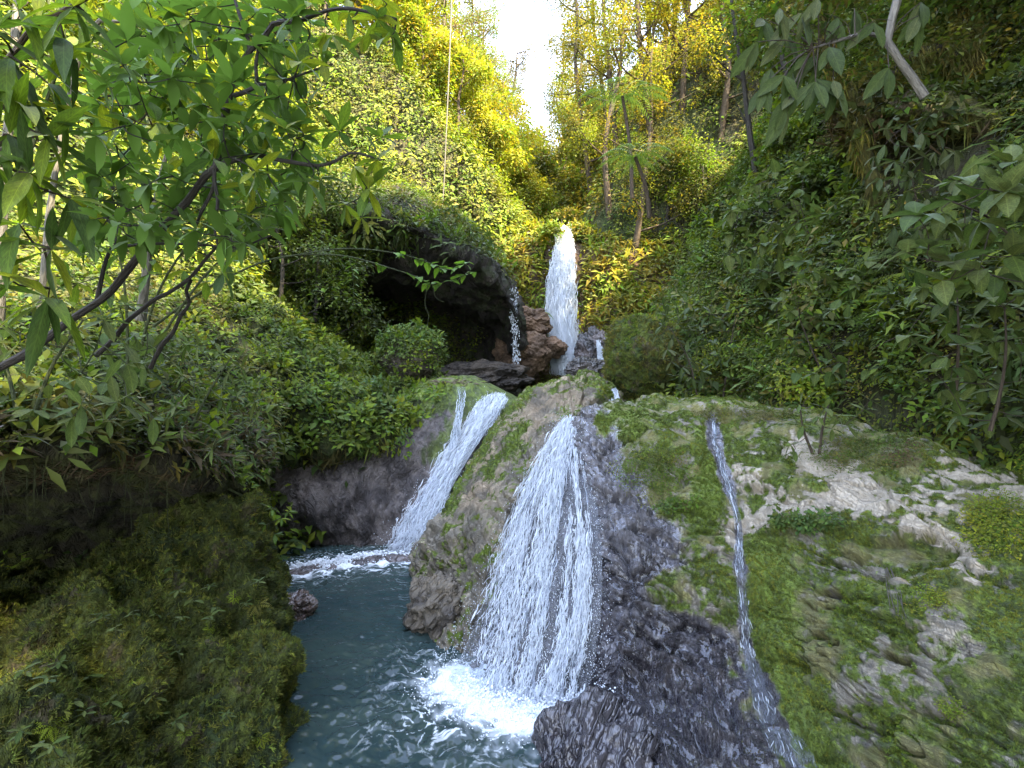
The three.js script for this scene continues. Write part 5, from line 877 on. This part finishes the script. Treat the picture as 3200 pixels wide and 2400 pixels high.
bankShrub('shade-dulled shrub with broad drooping leaves on the lip of the bank', [[[100, 1320, 3.6], [160, 1150, 3.6], [260, 1000, 3.5]], [[60, 1320, 3.6], [20, 1150, 3.6], [-40, 1000, 3.5]]], area(46, [[930, -60, 420], [1150, -60, 520], [1330, -60, 480]], 3.1, 4.0), { tone: 'pepper', len: [0.11, 0.2] });
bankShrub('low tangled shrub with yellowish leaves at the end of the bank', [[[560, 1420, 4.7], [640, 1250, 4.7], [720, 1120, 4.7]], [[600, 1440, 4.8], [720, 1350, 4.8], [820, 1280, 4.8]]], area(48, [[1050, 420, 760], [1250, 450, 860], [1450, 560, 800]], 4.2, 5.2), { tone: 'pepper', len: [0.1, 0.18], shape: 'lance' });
bankShrub('small green plant hanging off the bank over the dark recess', [[[700, 1520, 5.6], [780, 1560, 5.6], [860, 1590, 5.5]]], [[850, 1590, 5.5], [880, 1620, 5.5], [830, 1640, 5.5], [790, 1610, 5.5], [860, 1670, 5.6], [900, 1600, 5.5]], { tone: 'laurel', len: [0.08, 0.14] });
// long thin twig reaching across the cave, with a dangling tendril
{
  const t = thing('reaching_twig', 'thin leafy branch reaching out across the dark cave mouth', 'branch'), B = BARK.green, c = [];
  c.push(branchOf(t, [[480, 1020, 5.4], [650, 900, 5.3], [850, 810, 5.2], [1000, 795, 5.1], [1100, 804, 5.05], [1224, 839, 5], [1313, 869, 5], [1343, 889, 5], [1378, 884, 5], [1427, 869, 5], [1482, 849, 5]], 0.014, 0.003, B, 'stem'));
  c.push(branchOf(t, [[850, 810, 5.2], [1070, 777, 5.05], [1199, 785, 5], [1278, 800, 5], [1348, 824, 5], [1398, 844, 5], [1467, 819, 5]], 0.008, 0.003, B));
  branchOf(t, [[1338, 886, 5], [1328, 949, 5], [1340, 988, 5], [1330, 1030, 5]], 0.004, 0.002, B, 'tendril');
  branchOf(t, [[1354, 888, 5], [1362, 930, 5], [1390, 945, 5]], 0.003, 0.002, B, 'tendril');
  for (const cv of c) for (let i = 0; i < 34; i++) { const k = rr(0.4, 1), p = cv.getPoint(k), dir = new THREE.Vector3(rr(-1, 1), rr(-0.4, 0.4), rr(-1, 1)); leaf(t, p, dir, rr(0.06, 0.12), 'heart', 'creeper'); }
  const hang = branchOf(t, [[1090, 800, 5.05], [1103, 860, 5.0], [1104, 960, 5.0]], 0.004, 0.002, B, 'tendril'); for (let i = 0; i < 14; i++) leaf(t, hang.getPoint(i / 14), new THREE.Vector3(i % 2 ? 1 : -1, -0.3, 0.3), rr(0.05, 0.09), 'heart', 'creeper');
  rebase(t, P(480, 1020, 5.4));
}

// ---------------------------------------------------------------- trees and shrubs over the slab
{
  const t = thing('white_branch_tree', 'broken white-barked branch with big drooping leaves over the hillside', 'tree'), B = BARK.pale, c = [];
  c.push(branchOf(t, [[2890, 303, 4.6], [2836, 224, 4.6], [2771, 124, 4.6], [2775, 95, 4.6], [2801, 25, 4.6], [2812, -120, 4.6], [2900, -420, 4.8], [3200, -700, 5.4]], 0.036, 0.022, B, 'limb'));
  c.push(branchOf(t, [[2771, 124, 4.6], [2706, 104, 4.55], [2647, 119, 4.5], [2597, 134, 4.5], [2540, 150, 4.45]], 0.018, 0.008, B));
  for (const [u, v] of [[2400, 60], [2430, 20], [2500, 30], [2560, 10], [2380, 130], [2420, 200], [2390, 280], [2440, 240], [2480, 210], [2500, 290], [2540, 240], [2560, 170], [2600, 150], [2530, 180], [2610, 60], [2680, 40], [2740, 60], [2450, 100], [2560, 270], [2610, 240], [2470, 330], [2860, 60], [2880, 20], [2790, 200]]) {
    const p = P(u + rr(-15, 15), v + rr(-15, 15), rr(4.2, 4.7)), near = c[1].getPoint(clamp((2771 - u) / 230)); mesh('twig', tubeInto([near, near.clone().lerp(p, 0.5).add(new THREE.Vector3(0, 0.04, 0)), p], 0.006, 0.004, 4, 4), BARK.brown, t);
    for (let i = 0; i < 3; i++) leaf(t, p, new THREE.Vector3(rr(-0.8, 0.3), rr(-1.2, -0.4), rr(-0.3, 0.6)), rr(0.2, 0.34), 'oval', 'magnolia', new THREE.Vector3(rr(-0.5, 0.5), 0.5, 1));
  }
  for (let i = 0; i < 26; i++) { const a = c[1].getPoint(rr(0.3, 1)), e = a.clone().add(new THREE.Vector3(rr(-0.32, 0.2), rr(-0.02, 0.26), rr(-0.2, 0.2))), m = a.clone().lerp(e, 0.5).add(ball().multiplyScalar(0.07)); mesh('twig', tubeInto([a, m, e], 0.004, 0.0015, 4, 5), BARK.brown, t); }
  rebase(t, P(3200, -700, 5.4));
}
{
  const t = thing('mossy_tree', 'moss-draped leaning trunk standing before the dark hollow', 'tree'), g = ground(2760, 8.4);
  const c = [branchOf(t, [[2750, 720, 8.2], [2736, 597, 8.0], [2697, 472, 7.9], [2672, 373, 7.8], [2647, 283, 7.7], [2597, 199, 7.6], [2560, 60, 7.5], [2540, -140, 7.4]], 0.13, 0.06, BARK.mossy, 'trunk')];
  c.push(branchOf(t, [[2690, 400, 7.9], [2800, 220, 7.7], [2900, 150, 7.6], [3020, 190, 7.6], [3200, 330, 7.6]], 0.07, 0.05, BARK.dark));
  c.push(branchOf(t, [[3024, 190, 7.6], [3018, 80, 7.6], [3008, -60, 7.6]], 0.06, 0.05, BARK.dark));
  const sp = []; for (const cv of c) for (let i = 0; i < 160; i++) { const p = cv.getPoint(rnd()); p.add(ball().multiplyScalar(0.14)); sp.push({ p, s: rr(0.12, 0.26) }); }
  copies('moss', t, 'hang', sp, [[0.16, 0.14, 0.02], [0.10, 0.10, 0.02]], mossMat);
  const cr = []; for (let i = 0; i < 420; i++) { const k = rnd(), p = c[Math.floor(rnd() * 3)].getPoint(k * 0.6 + 0.4).add(ball().multiplyScalar(0.9)); p.y += 0.5; cr.push({ p, s: rr(0.2, 0.36) }); }
  copies('crown', t, 'fine', cr, [G.deep, G.mid, G.olive]);
  rebase(t, P(2750, 720, 8.2));
}
// dark thin trunk in front of the sunlit crowns
{
  const t = thing('thin_dark_tree', 'thin dark trunk with bare forks against the golden crowns', 'tree'), B = BARK.dark;
  branchOf(t, [[2365, 560, 13], [2353, 487, 13], [2335, 350, 13], [2320, 220, 13], [2300, 110, 13], [2288, 20, 13], [2280, -80, 13]], 0.075, 0.03, B, 'trunk');
  branchOf(t, [[2318, 250, 13], [2270, 215, 13], [2235, 180, 12.9]], 0.03, 0.012, B); branchOf(t, [[2310, 190, 13], [2345, 160, 13], [2370, 120, 13]], 0.025, 0.01, B); branchOf(t, [[2340, 400, 13], [2310, 340, 13], [2300, 320, 13]], 0.025, 0.01, B);
  rebase(t, P(2365, 560, 13));
}
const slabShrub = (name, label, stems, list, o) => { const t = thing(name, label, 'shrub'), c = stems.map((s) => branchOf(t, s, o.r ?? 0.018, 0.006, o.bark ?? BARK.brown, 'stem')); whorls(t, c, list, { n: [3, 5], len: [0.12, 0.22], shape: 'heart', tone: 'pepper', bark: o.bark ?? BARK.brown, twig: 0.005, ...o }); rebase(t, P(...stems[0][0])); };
slabShrub('big_leaf_shrub', 'shrub with large pale overlapping leaves leaning out beside the dark hollow', [[[3330, 1150, 4.3], [3250, 900, 4.1], [3120, 700, 3.9], [2950, 620, 3.8]], [[3330, 1150, 4.3], [3330, 800, 4.0], [3280, 560, 3.8]]], area(40, [[480, 3120, 3300], [560, 2980, 3320], [660, 2860, 3320], [780, 2800, 3320], [880, 2830, 3300]], 3.5, 4.3), { len: [0.15, 0.26] });
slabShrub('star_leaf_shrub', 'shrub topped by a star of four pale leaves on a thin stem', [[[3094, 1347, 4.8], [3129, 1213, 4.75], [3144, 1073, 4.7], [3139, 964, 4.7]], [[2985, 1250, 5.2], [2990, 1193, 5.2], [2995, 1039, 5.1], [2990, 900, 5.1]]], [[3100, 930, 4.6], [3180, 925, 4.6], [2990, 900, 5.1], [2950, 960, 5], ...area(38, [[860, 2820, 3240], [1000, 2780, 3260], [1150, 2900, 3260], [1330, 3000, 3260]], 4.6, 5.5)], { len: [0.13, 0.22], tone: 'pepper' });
slabShrub('pale_leaf_sprig', 'sprig of pale drooping leaves growing from the top of the mossy slab', [[[2560, 1420, 6.1], [2570, 1340, 6.1], [2590, 1260, 6.1]], [[2540, 1420, 6.1], [2510, 1340, 6.1], [2500, 1270, 6.1]]], [[2500, 1265, 6], [2530, 1240, 6], [2580, 1275, 6], [2620, 1300, 6], [2600, 1340, 6], [2510, 1330, 6], [2470, 1390, 6], [2650, 1330, 6], [2555, 1300, 6], [2700, 1280, 6.2], [2720, 1250, 6.2], [2480, 1410, 6]], { len: [0.12, 0.2], shape: 'oval' });
slabShrub('mound_shrub', 'dense dark green shrub piled over the round moss mound', [[[2180, 1240, 10.2], [2150, 1120, 10.2], [2090, 1020, 10.2]], [[2260, 1240, 10.0], [2280, 1100, 10], [2300, 980, 10]]], area(70, [[930, 2080, 2420], [1050, 2040, 2440], [1200, 2100, 2420]], 9.4, 10.8), { len: [0.16, 0.28], shape: 'oval', tone: 'magnolia' });
slabShrub('slope_shrub', 'bushy heart-leaved shrub on the hillside behind the sprig', [[[2640, 1230, 7.6], [2660, 1100, 7.6], [2720, 980, 7.6]], [[2600, 1230, 7.8], [2540, 1100, 7.8], [2500, 1000, 7.8]]], area(64, [[800, 2440, 2900], [1000, 2420, 2850], [1180, 2450, 2780]], 7.0, 8.4), { len: [0.13, 0.24] });
slabShrub('hillside_shrub', 'loose light green shrub high on the shaded hillside', [[[2560, 900, 9.4], [2540, 780, 9.4], [2500, 640, 9.4]], [[2620, 900, 9.4], [2680, 760, 9.4]]], area(64, [[520, 2350, 2700], [700, 2250, 2750], [880, 2280, 2800]], 8.6, 10.2), { len: [0.16, 0.28] });
slabShrub('hollow_shrub', 'shrub with hanging pointed leaves below the moss-draped trunk', [[[2900, 820, 6.8], [2880, 700, 6.8], [2850, 560, 6.8]], [[2950, 820, 6.8], [2960, 650, 6.8]]], area(42, [[330, 2760, 2960], [520, 2720, 3000], [720, 2720, 2980]], 6.2, 7.2), { len: [0.16, 0.28], shape: 'oval', tone: 'magnolia', hang: 0.9 });

// tree ferns / palms on the bright side
function palm(name, label, u, v, d, size, base) {
  const t = thing(name, label, 'palm'), p = P(u, v, d); branchOf(t, [P(...base), P(...base).lerp(p, 0.5).add(new THREE.Vector3(0.1, 0, 0)), p], 0.07, 0.05, BARK.brown, 'trunk');
  for (let i = 0; i < 11; i++) {
    const a = i / 11 * 6.283 + rr(-0.2, 0.2), o = bag(), L = size * rr(0.8, 1.1), rise = rr(0.5, 1.0), dirH = new THREE.Vector3(Math.cos(a), 0, Math.sin(a));
    for (let j = 1; j <= 18; j++) for (const s of [-1, 1]) { const k = j / 18, q = dirH.clone().multiplyScalar(L * k * 0.9); q.y = rise * L * (k - 1.25 * k * k); const dir = dirH.clone().multiplyScalar(0.7).add(new THREE.Vector3(-dirH.z * s, -0.25, dirH.x * s)); leafInto(o, frame(q, dir), L * 0.26 * Math.sin(Math.PI * (0.12 + 0.8 * k)), L * 0.032, { seg: 1, droop: 0.3, tone: [0.17, 0.26, 0.03] }); }
    const m = mesh('frond', geoOf(o), leafMat, t); m.position.copy(p);
  }
  rebase(t, P(...base));
}
palm('tree_fern', 'sunlit tree fern with a bright plume of arching fronds', 1945, 300, 18, 1.6, [1975, 620, 18.5]);
palm('shaded_tree_fern', 'smaller drooping tree fern below the sunlit one', 1985, 490, 15.5, 1.2, [2030, 680, 16]);
palm('cliff_palm', 'small bright palm on the ledge between the boulders and the tall fall', 1676, 985, 21, 0.9, [1676, 1040, 21.2]);

// pale rope-like vine hanging from the vine-clad tree
{ const t = mesh('hanging_vine', tubeInto([[1412, -60, 21], [1410, 40, 21], [1402, 250, 21], [1394, 430, 21], [1386, 600, 21], [1382, 650, 21]].map((q) => P(...q)), 0.035, 0.018, 6), BARK.pale, scene); t.userData = { label: 'long straight pale vine hanging down before the sunlit slope', category: 'vine' }; }
// roots under the overhang
{
  const t = new THREE.Group(); t.name = 'hanging_roots'; t.userData = { kind: 'stuff', label: 'thin roots and vines hanging from the overhanging bank' }; scene.add(t); const list = [];
  for (let i = 0; i < 46; i++) { const u = rr(-50, 800), d = piece([[0, 3.7], [400, 4.4], [800, 6]], u) + rr(0, 0.5), p = P(u, piece([[0, 1400], [400, 1420], [800, 1540]], u), d), L = rr(0.25, 0.95), w = rr(-0.15, 0.15); list.push(tubeInto([p, p.clone().add(new THREE.Vector3(w * 0.4, -L * 0.5, 0.02)), p.clone().add(new THREE.Vector3(w, -L, rr(-0.05, 0.1)))], 0.006, 0.002, 4, 5)); }
  mesh('roots', mergeGeometries(list), BARK.green, t);
}
// seedlings on the mossy boulder
{
  const spots = [[500, 1930, 4.35], [560, 1950, 4.5], [620, 1900, 4.6], [340, 1950, 4.1], [420, 1940, 4.2], [660, 1960, 4.5], [700, 1930, 4.7], [360, 1990, 4.0], [110, 2130, 3.4], [160, 2160, 3.4], [200, 2090, 3.5], [300, 2140, 3.6], [350, 2190, 3.6], [240, 2210, 3.4], [280, 2250, 3.4], [500, 2190, 3.8], [510, 2230, 3.8], [560, 2280, 3.7], [720, 2255, 4.0], [90, 2310, 3.0], [200, 2360, 3.1], [150, 2340, 3.0], [380, 2270, 3.5], [650, 1830, 5.0], [780, 1900, 4.8], [800, 1830, 5.1], [580, 1860, 4.8], [540, 1800, 5.0], [690, 2060, 4.3], [580, 2080, 4.2]];
  const onBlock = surfaceAt(blockGeo);
  for (const [u, v] of spots) {
    const hit = onBlock(u, v); if (!hit) continue;
    const n = 3 + Math.floor(rnd() * 4), t = thing('seedling', 'small ' + ['three', 'four', 'five', 'six'][n - 3] + '-leaved seedling sprouting from the mossy boulder', 'seedling', 'seedlings on the mossy boulder'), b = hit.point, h = rr(0.05, 0.13), top = b.clone().add(new THREE.Vector3(rr(-0.03, 0.05), h, 0.06));
    mesh('stem', tubeInto([b.clone().add(new THREE.Vector3(0, -0.02, -0.02)), b.clone().lerp(top, 0.5).add(new THREE.Vector3(0.01, 0, 0.02)), top], 0.004, 0.002, 4, 4), BARK.green, t);
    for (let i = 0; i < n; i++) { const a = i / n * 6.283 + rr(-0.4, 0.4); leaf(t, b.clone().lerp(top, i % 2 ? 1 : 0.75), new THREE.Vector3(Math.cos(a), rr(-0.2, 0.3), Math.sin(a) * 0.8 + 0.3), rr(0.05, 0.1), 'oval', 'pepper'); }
    rebase(t, b);
  }
}
// small plants, mats and fallen leaves on the slab
{
  const at = surfaceAt(slabGeo);
  const cushion = (name, label, u, v, w, h, n, kind, size, cols) => { const t = thing(name, label, 'plant'), sp = []; for (let i = 0; i < n; i++) { const b = ball(), hit = at(u + b.x * w, v + b.y * h); if (hit) sp.push({ p: hit.point, n: hit.normal.clone(), s: size * rr(0.6, 1.4) }); } copies('foliage', t, kind, sp, cols, leafMat, 0.5); if (sp[0]) rebase(t, sp[0].p.clone()); };
  cushion('fern_cushion', 'small bright fern cushion in a crack of the slab near a yellow leaf', 2905, 1875, 55, 40, 26, 'tiny', 0.07, [G.fresh, G.lime]);
  cushion('fern_cushion', 'low fern patch on the slab beside a second yellow leaf', 2980, 2215, 40, 25, 16, 'tiny', 0.06, [G.fresh, G.mid]);
  cushion('plant_mat', 'wide mat of bright green ferny plants on the shoulder of the slab', 3130, 1640, 130, 110, 220, 'tiny', 0.09, [G.fresh, G.lime, G.mid]);
  cushion('plant_mat', 'dark bushy plants rooted in the crack below the pale streak', 2520, 1630, 120, 22, 60, 'broad', 0.07, [G.mid, G.deep, G.blue]);
  cushion('plant_mat', 'shaggy green plant mat hanging beside the broad cascade', 2030, 1470, 120, 90, 170, 'tiny', 0.09, [G.mid, G.olive, G.fresh]);
  cushion('plant_mat', 'small leafy tuft at the dark crack of the slab', 2110, 1580, 60, 20, 34, 'broad', 0.06, [G.mid, G.blue]);
  cushion('plant_mat', 'grassy moss strip along the top edge of the slab', 2330, 1290, 220, 18, 120, 'tiny', 0.1, [G.olive, G.fresh]);
  cushion('plant_mat', 'brownish green creeping plants behind the pale sprig', 2700, 1420, 190, 60, 150, 'tiny', 0.1, [G.olive, G.mid, G.brownish]);
  for (const [u, v, what] of [[2940, 1848, 'beside the bright fern cushion'], [3038, 2224, 'beside the low fern patch'], [2690, 1435, 'below the pale sprig'], [2318, 1700, 'in the slab trickle'], [2815, 1885, 'below the dry root wisp']]) { const hit = at(u, v); if (!hit) continue; const m = lit(new THREE.Mesh(LEAF.oval[0], pick(TONE.yellow))); m.name = numbered('fallen_leaf'); m.applyMatrix4(frame(hit.point.clone().addScaledVector(hit.normal, 0.012), new THREE.Vector3(1, -0.3, 0.2), hit.normal, 0.07)); m.userData = { label: 'yellow fallen leaf lying ' + what, category: 'leaf' }; scene.add(m); }
  const w = thing('root_wisp', 'bundle of dry pale roots dangling on the slab', 'root'); for (let i = 0; i < 5; i++) { const q = [at(2760 + i * 6, 1780), at(2775 + i * 9, 1850 + i * 5), at(2785 + i * 12, 1900 + i * 9)].filter(Boolean).map((h) => h.point.clone().addScaledVector(h.normal, 0.02)); if (q.length === 3) mesh('root', tubeInto(q, 0.005, 0.003, 4, 6), BARK.pale, w); }
}

renderer.render(scene, camera);
